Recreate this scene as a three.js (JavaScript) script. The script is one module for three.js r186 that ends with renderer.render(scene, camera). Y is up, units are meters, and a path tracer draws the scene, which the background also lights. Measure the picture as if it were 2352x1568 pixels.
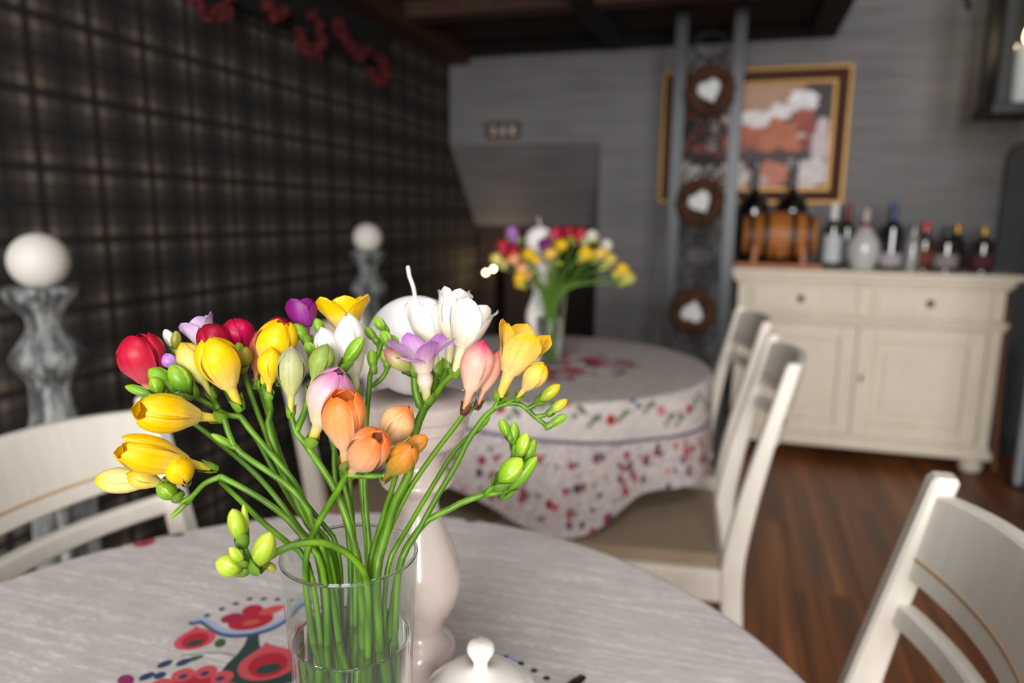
import * as THREE from 'three';
import { RoundedBoxGeometry } from 'three/addons/geometries/RoundedBoxGeometry.js';
import { mergeGeometries, mergeVertices, toCreasedNormals } from 'three/addons/utils/BufferGeometryUtils.js';
import { RectAreaLightUniformsLib } from 'three/addons/lights/RectAreaLightUniformsLib.js';

// ------------------------------------------------------------------ camera, sky, lights, exposure
const scene = new THREE.Scene();
const camera = new THREE.PerspectiveCamera(50.84, 1.5, 0.05, 60);
camera.position.set(0, 1.16, 0);
camera.rotation.set(THREE.MathUtils.degToRad(-9.9), THREE.MathUtils.degToRad(17), 0.01, 'YXZ');
camera.focus = 0.415;
camera.userData.fStop = 4.2;
camera.updateMatrixWorld();
const renderer = new THREE.WebGLRenderer({ antialias: true });
renderer.toneMapping = THREE.LinearToneMapping;
renderer.toneMappingExposure = 1.0;
renderer.shadowMap.enabled = true;
scene.background = new THREE.Color(0.80, 0.90, 1.0);
scene.backgroundIntensity = 1.5;
RectAreaLightUniformsLib.init();
// daylight entering by the two tall shop windows behind the camera
const WIN = [[-0.5, 1.2, 0.55, 2.85], [1.15, 1.2, 0.55, 2.85]];   // x, width, sill, head
const ZF = 4.2;                                              // inner face of the street wall
for (const [x, w, y0, y1] of WIN) {
  const l = new THREE.RectAreaLight(new THREE.Color(1.0, 0.985, 0.97), 20.5, w, y1 - y0);
  l.name = 'window_daylight';
  l.position.set(x + w / 2, (y0 + y1) / 2, ZF - 0.02);
  l.lookAt(x + w / 2, (y0 + y1) / 2, -10);
  scene.add(l);
}

// and by the rooflight over the front of the room
const ROOF = [-0.35, 0.85, -0.15, 1.25], HC = 3.1;          // x0, x1, z0, z1, ceiling height
{
  const l = new THREE.RectAreaLight(new THREE.Color(0.97, 0.985, 1.0), 4.6, ROOF[1] - ROOF[0], ROOF[3] - ROOF[2]);
  l.name = 'rooflight_daylight';
  l.position.set((ROOF[0] + ROOF[1]) / 2, HC - 0.01, (ROOF[2] + ROOF[3]) / 2);
  l.lookAt(l.position.x, 0, l.position.z);
  scene.add(l);
}

// ------------------------------------------------------------------ helpers
let seed = 11;
const rnd = () => { seed |= 0; seed = seed + 0x6D2B79F5 | 0; let t = Math.imul(seed ^ seed >>> 15, 1 | seed); t = t + Math.imul(t ^ t >>> 7, 61 | t) ^ t; return ((t ^ t >>> 14) >>> 0) / 4294967296; };
const rr = (a, b) => a + (b - a) * rnd();
const V3 = (x, y, z) => new THREE.Vector3(x, y, z);
const lerp = (a, b, t) => a + (b - a) * t;
const sstep = (a, b, x) => { const t = Math.min(1, Math.max(0, (x - a) / (b - a))); return t * t * (3 - 2 * t); };
const taken = {};
function numbered(n) { taken[n] = (taken[n] ?? -1) + 1; return taken[n] ? n + '_' + String(taken[n]).padStart(3, '0') : n; }
function part(name, geo, mat, parent) { const m = new THREE.Mesh(geo, mat); m.name = name; m.castShadow = m.receiveShadow = true; parent.add(m); return m; }
function thing(name, label, category, [x, y, z] = [0, 0, 0], turn = 0, group) {
  const o = new THREE.Group(); o.name = numbered(name); o.position.set(x, y, z); o.rotation.y = turn;
  o.userData = { label, category }; if (group) o.userData.group = group; scene.add(o); return o;
}
function struct(name) { const o = new THREE.Group(); o.name = name; o.userData = { kind: 'structure' }; scene.add(o); return o; }
function copyOf(o, label, [x, y, z], turn) { const c = o.clone(); c.name = numbered(o.name.replace(/_\d+$/, '')); c.userData.label = label; c.position.set(x, y, z); c.rotation.set(0, turn, 0); scene.add(c); return c; }
function metreUV(g, s = 1, ox = 0, oy = 0) {
  if (g.index) g = g.toNonIndexed();
  const p = g.attributes.position, n = g.attributes.normal, uv = new Float32Array(p.count * 2);
  for (let i = 0; i < p.count; i += 3) {
    let a = 0, b = 0, c = 0;
    for (let k = 0; k < 3; k++) { a += n.getX(i + k); b += n.getY(i + k); c += n.getZ(i + k); }
    a = Math.abs(a); b = Math.abs(b); c = Math.abs(c);
    for (let k = 0; k < 3; k++) {
      const x = p.getX(i + k), y = p.getY(i + k), z = p.getZ(i + k);
      const [u, v] = b >= a && b >= c ? [x, z] : a >= c ? [z, y] : [x, y];
      uv[(i + k) * 2] = u * s + ox; uv[(i + k) * 2 + 1] = v * s + oy;
    }
  }
  g.setAttribute('uv', new THREE.BufferAttribute(uv, 2)); return g;
}
function box(w, h, d, x = 0, y = 0, z = 0, r = 0.004) {
  r = Math.min(r, w / 2.2, h / 2.2, d / 2.2);
  const g = r > 0 ? new RoundedBoxGeometry(w, h, d, 2, r) : new THREE.BoxGeometry(w, h, d);
  return metreUV(g.translate(x, y, z));
}
const boxy = (x0, x1, y0, y1, z0, z1, r = 0.004) => box(x1 - x0, y1 - y0, z1 - z0, (x0 + x1) / 2, (y0 + y1) / 2, (z0 + z1) / 2, r);
function join(list) { return mergeGeometries(list.map((g) => { g = g.index ? g.toNonIndexed() : g; for (const k of Object.keys(g.attributes)) if (!['position', 'normal', 'uv'].includes(k)) g.deleteAttribute(k); return g; })); }
function lathe(pts, n = 40) { return new THREE.LatheGeometry(pts.map(([r, y]) => new THREE.Vector2(Math.max(r, 0.00002), y)), n); }
function smoothLathe(pts, n = 40, k = 5) {                       // profile through a spline
  const c = new THREE.SplineCurve(pts.map(([r, y]) => new THREE.Vector2(r, y)));
  return lathe(c.getPoints(pts.length * k).map((p) => [p.x, p.y]), n);
}
function loft(rings, capA = true, capB = true, crease = 0.6) {   // closed rings of Vector3, same count
  const m = rings[0].length, pos = [], uv = [], idx = [];
  let along = 0;
  rings.forEach((ring, i) => {
    if (i) along += ring[0].distanceTo(rings[i - 1][0]);
    for (let k = 0; k <= m; k++) { const p = ring[k % m]; pos.push(p.x, p.y, p.z); uv.push(k / m * 0.1, along); }
  });
  const w = m + 1;
  for (let i = 0; i + 1 < rings.length; i++) for (let k = 0; k < m; k++) { const a = i * w + k, b = a + w; idx.push(a, b, a + 1, a + 1, b, b + 1); }
  for (const [on, i, flip] of [[capA, 0, false], [capB, rings.length - 1, true]]) if (on) {
    const c = rings[i].reduce((s, p) => s.add(p), V3(0, 0, 0)).multiplyScalar(1 / m), at = pos.length / 3;
    pos.push(c.x, c.y, c.z); uv.push(0, 0);
    for (let k = 0; k < m; k++) flip ? idx.push(at, i * w + k, i * w + k + 1) : idx.push(at, i * w + k + 1, i * w + k);
  }
  const g = new THREE.BufferGeometry();
  g.setAttribute('position', new THREE.Float32BufferAttribute(pos, 3));
  g.setAttribute('uv', new THREE.Float32BufferAttribute(uv, 2));
  g.setIndex(idx); g.computeVertexNormals();
  return crease ? toCreasedNormals(g, crease) : g;
}
function tube(pts, rad, seg = 8, per = 6, tension = 0.5) {      // rad: number or f(t); round ends
  const c = new THREE.CatmullRomCurve3(pts.map((p) => p.isVector3 ? p : V3(...p)), false, 'centripetal', tension);
  const n = Math.max(2, (pts.length - 1) * per), fr = c.computeFrenetFrames(n, false), rings = [], R = typeof rad === 'number' ? () => rad : rad;
  const ring = (p, i, r) => { const out = []; for (let k = 0; k < seg; k++) { const a = k / seg * Math.PI * 2; out.push(p.clone().addScaledVector(fr.normals[i], Math.cos(a) * r).addScaledVector(fr.binormals[i], Math.sin(a) * r)); } return out; };
  const p0 = c.getPointAt(0), p1 = c.getPointAt(1);
  rings.push(ring(p0.clone().addScaledVector(fr.tangents[0], -R(0) * 0.7), 0, R(0) * 0.45));
  for (let i = 0; i <= n; i++) rings.push(ring(c.getPointAt(i / n), i, R(i / n)));
  rings.push(ring(p1.clone().addScaledVector(fr.tangents[n], R(1) * 0.7), n, R(1) * 0.45));
  return loft(rings, true, true, 0);
}
// --- textures
function noise2(n, cells, s) {                                     // tiling value noise, n x n in 0..1
  const g = new Float32Array(cells * cells), old = seed; seed = s; for (let i = 0; i < g.length; i++) g[i] = rnd(); seed = old;
  const o = new Float32Array(n * n), f = (t) => t * t * (3 - 2 * t);
  for (let y = 0; y < n; y++) for (let x = 0; x < n; x++) {
    const u = x / n * cells, v = y / n * cells, i = Math.floor(u), j = Math.floor(v), a = f(u - i), b = f(v - j), i1 = (i + 1) % cells, j1 = (j + 1) % cells;
    o[y * n + x] = lerp(lerp(g[j * cells + i], g[j * cells + i1], a), lerp(g[j1 * cells + i], g[j1 * cells + i1], a), b);
  }
  return o;
}
function streak(n, cx, cy, s) {                                    // anisotropic noise
  const g = new Float32Array(cx * cy), old = seed; seed = s; for (let i = 0; i < g.length; i++) g[i] = rnd(); seed = old;
  const o = new Float32Array(n * n), f = (t) => t * t * (3 - 2 * t);
  for (let y = 0; y < n; y++) for (let x = 0; x < n; x++) {
    const u = x / n * cx, v = y / n * cy, i = Math.floor(u), j = Math.floor(v), a = f(u - i), b = f(v - j), i1 = (i + 1) % cx, j1 = (j + 1) % cy;
    o[y * n + x] = lerp(lerp(g[j * cx + i], g[j * cx + i1], a), lerp(g[j1 * cx + i], g[j1 * cx + i1], a), b);
  }
  return o;
}
function dataTex(n, fn, srgb = true) {
  const d = new Uint8Array(n * n * 4);
  for (let i = 0; i < n * n; i++) { const c = fn(i % n, Math.floor(i / n), i); d[i * 4] = c[0]; d[i * 4 + 1] = c[1]; d[i * 4 + 2] = c[2]; d[i * 4 + 3] = 255; }
  const t = new THREE.DataTexture(d, n, n); t.wrapS = t.wrapT = THREE.RepeatWrapping; t.magFilter = THREE.LinearFilter; t.minFilter = THREE.LinearMipmapLinearFilter; t.generateMipmaps = true;
  if (srgb) t.colorSpace = THREE.SRGBColorSpace; t.needsUpdate = true; return t;
}
function canvasTex(w, h, draw, wrap = THREE.ClampToEdgeWrapping) {
  const c = document.createElement('canvas'); c.width = w; c.height = h; draw(c.getContext('2d'), w, h);
  const t = new THREE.CanvasTexture(c); t.colorSpace = THREE.SRGBColorSpace; t.wrapS = t.wrapT = wrap; return t;
}
const rep = (t, x, y) => { t = t.clone(); t.repeat.set(x, y); t.needsUpdate = true; return t; };
const std = (o) => new THREE.MeshStandardMaterial(o);
const phy = (o) => new THREE.MeshPhysicalMaterial(o);

// ------------------------------------------------------------------ surfaces
const fine = noise2(512, 128, 3), mid = noise2(512, 24, 4), coarse = noise2(512, 7, 5);
const wallTex = (() => {
  const st = streak(512, 10, 160, 6), st2 = streak(512, 5, 60, 7);
  return dataTex(512, (x, y, i) => { const v = 0.55 * st[i] + 0.45 * st2[i] - 0.5 + 0.35 * (coarse[i] - 0.5) + 0.2 * (fine[i] - 0.5), k = 106 + 26 * v, m = 4 * (coarse[(i * 3 + 777) % (512 * 512)] - 0.5); return [k + 2 + m, k - 1, k - m]; });
})();
const wallBump = (() => { const st = streak(512, 12, 180, 8); return dataTex(512, (x, y, i) => { const v = 255 * (0.7 * st[i] + 0.3 * fine[i]); return [v, v, v]; }, false); })();
const M = {};
M.wall = std({ map: rep(wallTex, 0.7, 0.7), bumpMap: rep(wallBump, 0.7, 0.7), bumpScale: 0.0012, roughness: 0.62 });
M.plaster = std({ color: '#8d8984', roughness: 0.95 });
// tartan paper: 0.18 m sett, dark charcoal with grey-brown checks
const SETT = 0.181;
const plaidTex = (() => {
  const n = 512, band = (u) => {            // 0..1 brightness of a yarn band across one sett
    const a = Math.min(u, 1 - u);            // distance to the double line at u = 0
    if (a < 0.014) return 0.34; if (a < 0.058) return 0.06;
    if (a < 0.20) return 1.0; if (a < 0.36) return 0.55;
    if (a < 0.47) return 0.36; return 0.05;
  };
  const bl = new Float32Array(n); for (let i = 0; i < n; i++) { let s = 0; for (let k = -4; k <= 4; k++) s += band(((i + k + n) % n + 0.5) / n); bl[i] = s / 9; }
  return dataTex(n, (x, y, i) => {
    const h = bl[x], v = bl[y], tw = ((x + y) % 6) < 3 ? 0.5 : 0.5, b = h * tw + v * (1 - tw), m = h * v;
    const k = 0.05 + 0.2 * b + 1.0 * m, g = 0.94 + 0.12 * fine[i], red = 0.5 + 0.5 * mid[i];
    return [(15 + 74 * k) * g, (14.5 + 66 * k) * g, (14 + 62 * k - 5 * red * k) * g];
  });
})();
M.plaid = std({ map: rep(plaidTex, 1 / SETT, 1 / SETT), roughness: 0.85 });
// brown floor boards, four tones
const grain = streak(512, 14, 4, 9), grain2 = streak(512, 90, 6, 10), grain3 = streak(512, 30, 3, 12);
const boards = [[154, 92, 48], [143, 83, 42], [164, 100, 54], [148, 88, 45]].map((c, q) => {
  const t = dataTex(512, (x, y, i) => { const j = (i + q * 70003) % (512 * 512), v = 0.68 + 0.32 * grain[j] + 0.26 * (grain2[j] - 0.5) + 0.24 * (grain3[j] - 0.5); return [c[0] * v, c[1] * v, c[2] * v]; });
  return std({ map: rep(t, 1.6, 0.55), roughness: 0.42 });
});
M.darkwood = std({ map: rep(dataTex(256, (x, y) => { const i = y * 2 * 512 + x * 2, v = 0.6 + 0.8 * grain2[i]; return [44 * v, 26 * v, 16 * v]; }), 2, 2), roughness: 0.7 });
M.beam = std({ map: rep(dataTex(256, (x, y) => { const i = y * 2 * 512 + x * 2, v = 0.6 + 0.7 * grain2[i]; return [64 * v, 34 * v, 17 * v]; }), 2, 2), roughness: 0.7 });
M.soffit = std({ color: '#221a15', roughness: 0.9 });
M.black = std({ color: '#141313', roughness: 0.55 });
M.soot = std({ color: '#0a0909', roughness: 1 });
M.steel = std({ color: '#37393c', roughness: 0.36, metalness: 0.5 });
M.iron = std({ color: '#2a2a2c', roughness: 0.5, metalness: 0.6 });
// cream chair and sideboard paint with faint brush grain
const paintTex = (() => { const st = streak(512, 60, 8, 13); return dataTex(512, (x, y, i) => { const v = 1 + 0.035 * (st[i] - 0.5) + 0.03 * (coarse[i] - 0.5); return [230 * v, 224 * v, 212 * v]; }); })();
M.cream = std({ map: rep(paintTex, 2, 2), roughness: 0.5 });
M.creamWarm = std({ map: rep(paintTex, 2, 2), color: new THREE.Color(0.93, 0.87, 0.79), roughness: 0.48 });
M.worn = std({ color: '#c9a882', roughness: 0.6 });
M.pad = std({ map: rep(dataTex(256, (x, y) => { const i = y * 2 * 512 + x * 2, v = 0.9 + 0.2 * fine[i] + 0.08 * (((x >> 1) + (y >> 1)) % 2); return [150 * v, 132 * v, 110 * v]; }), 6, 6), roughness: 0.9 });
M.ceramic = phy({ color: '#dccdc6', roughness: 0.25, clearcoat: 1.0, clearcoatRoughness: 0.12 });
M.porcelain = phy({ color: '#f1ece6', roughness: 0.18, clearcoat: 1, clearcoatRoughness: 0.06 });
M.wax = phy({ color: '#f4f1f3', roughness: 0.5, sheen: 0.3, sheenColor: new THREE.Color(1, 1, 1), sheenRoughness: 0.6 });
M.wick = std({ color: '#efeeea', roughness: 0.9 });
M.glass = phy({ color: new THREE.Color(0.93, 0.96, 0.945), roughness: 0.02, transmission: 1, thickness: 0, ior: 1.5 });
M.water = phy({ color: new THREE.Color(0.97, 0.99, 0.96), roughness: 0.0, transmission: 1, thickness: 0.05, ior: 1.33 });
M.glassSolid = phy({ color: new THREE.Color(0.9, 0.95, 0.93), roughness: 0.02, transmission: 1, thickness: 0.002, ior: 1.5 });
M.waterSolid = phy({ color: new THREE.Color(0.95, 0.98, 0.95), roughness: 0.02, transmission: 1, thickness: 0.002, ior: 1.33 });
M.gold = std({ color: '#8a672f', roughness: 0.42, metalness: 0.5 });
M.frameWood = std({ color: '#43210e', roughness: 0.8 });
M.brass = std({ color: '#6e5836', roughness: 0.4, metalness: 0.8 });
M.silver = std({ color: '#c9c6c2', roughness: 0.2, metalness: 1 });

// ------------------------------------------------------------------ the room
const XL = -1.65, XR = 2.75, ZB = -4.1, HM = 2.09;
{
  const f = struct('floor');
  part('subfloor', boxy(XL - 0.2, XR + 0.2, -0.12, -0.02, -6.3, ZF + 0.2, 0), M.darkwood, f);
  const w = 0.19, len = 1.29;
  for (let i = 0, x = XL; x < XR; i++, x += w) {
    const x1 = Math.min(x + w, XR) - 0.0025;
    for (let z = -6.3 + (i * 0.53) % len - len; z < ZF; z += len) {
      const a = Math.max(z, x < -0.75 ? -6.2 : ZB), b = Math.min(z + len - 0.0025, ZF); if (b - a < 0.05) continue;
      part('plank', metreUV(new THREE.BoxGeometry(x1 - x, 0.02, b - a).translate((x + x1) / 2, -0.01, (a + b) / 2), 1, rnd(), rnd()), boards[Math.floor(rnd() * 4)], f);
    }
  }
}
{
  const w = struct('wall_left');                                   // tartan papered wall, carries on into the stair recess
  const g = boxy(XL - 0.2, XL, -0.02, HC + 0.1, -6.3, ZF + 0.2, 0);
  { const p = g.attributes.position, uv = g.attributes.uv; for (let i = 0; i < p.count; i++) uv.setXY(i, -(p.getZ(i) + 1.577), p.getY(i) - 1.4476); }
  part('papered_face', g, M.plaid, w);
}
const OX = -0.75, OH = 1.575;                                      // stair recess: right edge, head
{
  const w = struct('wall_back');
  part('plastered_face', join([boxy(XL, OX, OH, HC + 0.1, ZB - 0.2, ZB, 0), boxy(OX, XR + 0.2, -0.02, HC + 0.1, ZB - 0.2, ZB, 0)]), M.wall, w);
  const s = struct('wall_stair');                                  // sloping soffit and reveal of the recess
  const sh = new THREE.Shape([[ZB - 0.2, OH], [ZB, OH], [ZB - 0.46, 1.095], [-6.2, 1.095], [-6.2, 1.3], [ZB - 0.55, 1.3]].map(([a, b]) => new THREE.Vector2(a, b)));
  const eg = new THREE.ExtrudeGeometry(sh, { depth: OX - XL, bevelEnabled: false }).rotateY(-Math.PI / 2).translate(OX, 0, 0);
  part('sloping_soffit', metreUV(toCreasedNormals(eg, 0.1)), M.wall, s);
  part('reveal', boxy(OX, OX + 0.15, -0.02, OH, -6.2, ZB - 0.2, 0), M.wall, s);
  part('end_wall', boxy(XL, OX, -0.02, 1.3, -6.2, -6.05, 0), M.darkwood, s);
}
{
  const w = struct('wall_right');
  part('plastered_face', boxy(XR, XR + 0.2, -0.02, HC + 0.1, ZB - 0.2, ZF + 0.2, 0), M.plaster, w);
  const pr = struct('wall_pier');                                  // pier right of the room, keeps daylight off the sideboard's far end
  part('plastered_face', boxy(1.2, 1.5, 0, HC, -2.8, -2.2, 0.004), M.plaster, pr);
  const s = struct('wall_front');                                  // street wall with two tall windows
  const xs = [[XL, WIN[0][0]], [WIN[0][0] + WIN[0][1], WIN[1][0]], [WIN[1][0] + WIN[1][1], XR]];
  part('plastered_face', join([...xs.map(([a, b]) => boxy(a, b, -0.02, HC + 0.1, ZF, ZF + 0.2, 0)), ...WIN.flatMap(([x, wd, y0, y1]) => [boxy(x, x + wd, -0.02, y0, ZF, ZF + 0.2, 0), boxy(x, x + wd, y1, HC + 0.1, ZF, ZF + 0.2, 0)])]), M.plaster, s);
  WIN.forEach(([x, wd, y0, y1], k) => {
    const o = struct('window_' + (k + 1)), z = ZF + 0.14, t = 0.05;
    part('window_frame', join([boxy(x, x + t, y0, y1, z, z + 0.05), boxy(x + wd - t, x + wd, y0, y1, z, z + 0.05), boxy(x + t, x + wd - t, y0, y0 + t, z, z + 0.05), boxy(x + t, x + wd - t, y1 - t, y1, z, z + 0.05)]), M.cream, o);
    part('pane', boxy(x + t, x + wd - t, y0 + t, y1 - t, z + 0.02, z + 0.026, 0), phy({ color: '#ffffff', roughness: 0, transmission: 1, thickness: 0, ior: 1.5 }), o);
  });
}
{
  const c = struct('ceiling');
  part('plaster_slab', join([boxy(XL - 0.2, XR + 0.2, HC, HC + 0.15, ZB - 0.2, ROOF[2], 0), boxy(XL - 0.2, XR + 0.2, HC, HC + 0.15, ROOF[3], ZF + 0.2, 0), boxy(XL - 0.2, ROOF[0], HC, HC + 0.15, ROOF[2], ROOF[3], 0), boxy(ROOF[1], XR + 0.2, HC, HC + 0.15, ROOF[2], ROOF[3], 0)]), std({ color: '#b9b5ae', roughness: 0.95 }), c);
  const rl = struct('window_3'), e = 0.05, ry = HC + 0.08;
  part('window_frame', join([boxy(ROOF[0], ROOF[0] + e, ry, ry + e, ROOF[2], ROOF[3]), boxy(ROOF[1] - e, ROOF[1], ry, ry + e, ROOF[2], ROOF[3]), boxy(ROOF[0] + e, ROOF[1] - e, ry, ry + e, ROOF[2], ROOF[2] + e), boxy(ROOF[0] + e, ROOF[1] - e, ry, ry + e, ROOF[3] - e, ROOF[3])]), M.cream, rl);
  part('pane', boxy(ROOF[0] + e, ROOF[1] - e, ry + 0.02, ry + 0.026, ROOF[2] + e, ROOF[3] - e, 0), phy({ color: '#ffffff', roughness: 0, transmission: 1, thickness: 0, ior: 1.5 }), rl);
  // dark gallery over the left half, carried by the iron column
  const g = struct('trim_1');
  part('gallery_deck', boxy(XL, 0.34, HM + 0.02, HM + 0.1, ZB, -0.5, 0), M.soffit, g);
  part('gallery_joist', boxy(-0.72, -0.62, HM - 0.05, HM + 0.02, ZB + 0.12, -0.6), M.soot, g);
  part('gallery_edge_beam', boxy(0.3, 0.42, HM - 0.035, HM + 0.12, ZB, -0.5), M.soot, g);
  part('gallery_wall_beam', boxy(XL, 0.3, HM - 0.035, HM + 0.02, ZB, ZB + 0.12), M.soot, g);
  part('gallery_front_beam', boxy(XL + 0.16, 0.3, HM - 0.05, HM + 0.1, -3.28, -3.16), M.beam, g);
  part('gallery_side_beam', boxy(XL, XL + 0.16, HM - 0.08, HM + 0.02, ZB + 0.12, -0.5), M.beam, g);
  part('gallery_wall_plate', boxy(XL, XL + 0.05, HM - 0.26, HM - 0.08, ZB + 0.9, -0.5), M.soot, g);
}
{ // dark arched doorway inside the recess
  const t = struct('door_1'), z = ZB - 0.62, s = new THREE.Shape(), x0 = XL, x1 = OX;
  s.moveTo(x0, -0.02); s.lineTo(x0, 1.095); s.lineTo(x1, 1.095); s.lineTo(x1, -0.02); s.closePath();
  const h = new THREE.Path(); h.moveTo(x0 + 0.1, 0); h.lineTo(x0 + 0.1, 0.86); h.quadraticCurveTo((x0 + x1) / 2, 1.2, x1 - 0.1, 0.86); h.lineTo(x1 - 0.1, 0); h.closePath(); s.holes.push(h);
  part('door_frame', metreUV(new THREE.ExtrudeGeometry(s, { depth: 0.07, bevelEnabled: false, curveSegments: 20 }).translate(0, 0, z)), M.darkwood, t);
  part('door_leaf', boxy(x0 + 0.1, x0 + 0.46, 0.02, 1.05, z - 0.2, z - 0.16), M.darkwood, t);
  part('door_handle', tube([[x0 + 0.42, 0.6, z - 0.12], [x0 + 0.42, 0.5, z - 0.12]], 0.008), M.brass, t);
}

// ------------------------------------------------------------------ round tables with printed cloths
function drawCloth(ctx, n, size) {
  const S = n / size, P = (r, az) => [n / 2 + Math.sin(az) * r * S, n / 2 - Math.cos(az) * r * S];
  const a = streak(512, 20, 200, 21), b = streak(512, 70, 400, 22), c = noise2(512, 40, 23), img = ctx.createImageData(n, n), dd = img.data;
  for (let y = 0; y < n; y++) for (let x = 0; x < n; x++) {
    const i = (y & 511) * 512 + (x & 511), i2 = ((y >> 1) & 511) * 512 + ((x >> 1) & 511), v = 0.5 * (a[i2] - 0.5) + 0.5 * (b[i] - 0.5) + 0.3 * (c[i2] - 0.5), o = (y * n + x) * 4;
    const hi = Math.max(0, a[i2] + b[i] - 1.15) * 38;
    dd[o] = 202 + 26 * v + hi; dd[o + 1] = 193 + 27 * v + hi; dd[o + 2] = 190 + 28 * v + hi; dd[o + 3] = 255;
  }
  ctx.putImageData(img, 0, 0);
  const dot = (x, y, r, col, sx = 1, rot = 0) => { ctx.save(); ctx.translate(x, y); ctx.rotate(rot); ctx.scale(sx, 1); ctx.fillStyle = col; ctx.beginPath(); ctx.arc(0, 0, r, 0, 7); ctx.fill(); ctx.restore(); };
  const GREEN = '#27443f', LEAF = '#3c5a3a', RED = '#b52236', PINK = '#d0525a', NAVY = '#2d3f63', PLUM = '#8c2a5c', PALE = '#a9b4d2';
  // hem band print
  const r0 = 0.522, r1 = 0.72, old = seed; seed = 77;
  ctx.strokeStyle = '#5b4a63'; ctx.lineWidth = 0.008 * S; ctx.beginPath(); ctx.arc(n / 2, n / 2, r0 * S, 0, 7); ctx.stroke();
  for (let k = 0; k < 12000; k++) { const [x, y] = P(rr(r0 + 0.006, r1), rnd() * 6.283); dot(x, y, rr(0.0009, 0.0024) * S, ['#8d7480', '#6f7086', '#a86a68', '#7d7c6c', '#e6dfde', '#96879a'][k % 6]); }
  for (let k = 0; k < 520; k++) {
    const [x, y] = P(rr(r0 + 0.012, r1 - 0.01), rnd() * 6.283), q = rr(0.004, 0.0105) * S, col = [RED, NAVY, PLUM, '#b8545c', '#4a3d5e', NAVY, '#8e2434'][k % 7];
    for (let j = 0; j < 5; j++) dot(x + Math.cos(j * 1.2566) * q * 0.7, y + Math.sin(j * 1.2566) * q * 0.7, q * 0.55, col);
    dot(x, y, q * 0.45, k % 2 ? '#3a2440' : '#c2424a');
    if (k % 3 === 0) dot(x + q * 1.6, y + q, q * 0.5, LEAF, 1.8, rnd() * 3);
  }
  // vine ring at the table edge, printed a little off centre
  ctx.save(); ctx.translate(0.02 * S, -0.005 * S);
  for (let k = 0; k < 84; k++) {
    const az = k / 84 * 6.283 + 0.075, wob = 0.470 + 0.018 * Math.sin(k * 1.05), [x, y] = P(wob, az);
    if (k % 7 === 0) { dot(x, y, 0.0125 * S, RED); dot(x, y, 0.006 * S, '#7c1428'); }
    else if (k % 7 === 3) { for (let j = 0; j < 5; j++) dot(x + Math.cos(j * 1.2566) * 0.008 * S, y + Math.sin(j * 1.2566) * 0.008 * S, 0.005 * S, PINK); }
    else if (k % 7 === 5) { dot(x, y, 0.006 * S, NAVY, 1.4, az); const [x2, y2] = P(wob - 0.012, az + 0.03); dot(x2, y2, 0.006 * S, NAVY, 1.4, az); }
    else { dot(x, y, 0.006 * S, LEAF, 2.4, az + (k % 2 ? 0.8 : -0.6)); const [x2, y2] = P(wob + 0.014, az + 0.03); dot(x2, y2, 0.0045 * S, '#4d6a4c', 2.2, az - 0.7); }
  }
  ctx.strokeStyle = '#6f7f6c'; ctx.lineWidth = 0.0022 * S; ctx.beginPath();
  for (let k = 0; k <= 336; k++) { const az = k / 336 * 6.283 + 0.075, [x, y] = P(0.470 + 0.018 * Math.sin(k / 4 * 1.05), az); k ? ctx.lineTo(x, y) : ctx.moveTo(x, y); } ctx.stroke(); ctx.restore();
  // four flowering trees radiating from the middle, rosettes between them
  for (let k = 0; k < 4; k++) {
    ctx.save(); ctx.translate(n / 2, n / 2); ctx.rotate((-38.5 + 90 * k) * Math.PI / 180); ctx.scale(S, -S);     // now x = sideways, y = outwards, metres
    const C = (x, y, r, col, sx = 1, sy = 1, rot = 0) => { ctx.save(); ctx.translate(x, y); ctx.rotate(rot); ctx.scale(sx, sy); ctx.fillStyle = col; ctx.beginPath(); ctx.arc(0, 0, r, 0, 7); ctx.fill(); ctx.restore(); };
    ctx.fillStyle = GREEN; ctx.beginPath(); ctx.moveTo(-0.004, 0.172); ctx.quadraticCurveTo(-0.006, 0.152, -0.02, 0.135); ctx.quadraticCurveTo(-0.04, 0.105, -0.01, 0.085); ctx.lineTo(0.03, 0.085); ctx.quadraticCurveTo(0.05, 0.10, 0.055, 0.118); ctx.quadraticCurveTo(0.02, 0.115, 0.006, 0.15); ctx.lineTo(0.006, 0.172); ctx.fill();
    ctx.lineCap = 'round';
    const horn = (w, col, dy) => { ctx.strokeStyle = col; ctx.lineWidth = w; ctx.beginPath(); ctx.moveTo(-0.052, 0.214 + dy); ctx.bezierCurveTo(-0.034, 0.222 + dy, -0.04, 0.176 + dy, 0, 0.174 + dy); ctx.bezierCurveTo(0.04, 0.176 + dy, 0.034, 0.212 + dy, 0.056, 0.214 + dy); ctx.stroke(); };
    horn(0.010, '#33506e', 0); horn(0.0065, PALE, 0.004);
    C(0, 0.197, 0.017, RED, 1.25, 0.9); C(-0.017, 0.209, 0.010, '#a02448', 1.1, 0.9); C(0.02, 0.211, 0.010, PINK, 1.3, 0.75, 0.3); C(0.002, 0.218, 0.010, RED); C(0, 0.194, 0.006, '#c95a3c', 1.4, 0.8);
    for (let j = -3; j <= 3; j++) C(j * 0.0135, 0.241 - Math.abs(j) * 0.0042 - j * j * 0.0006, 0.0032, GREEN);
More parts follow.
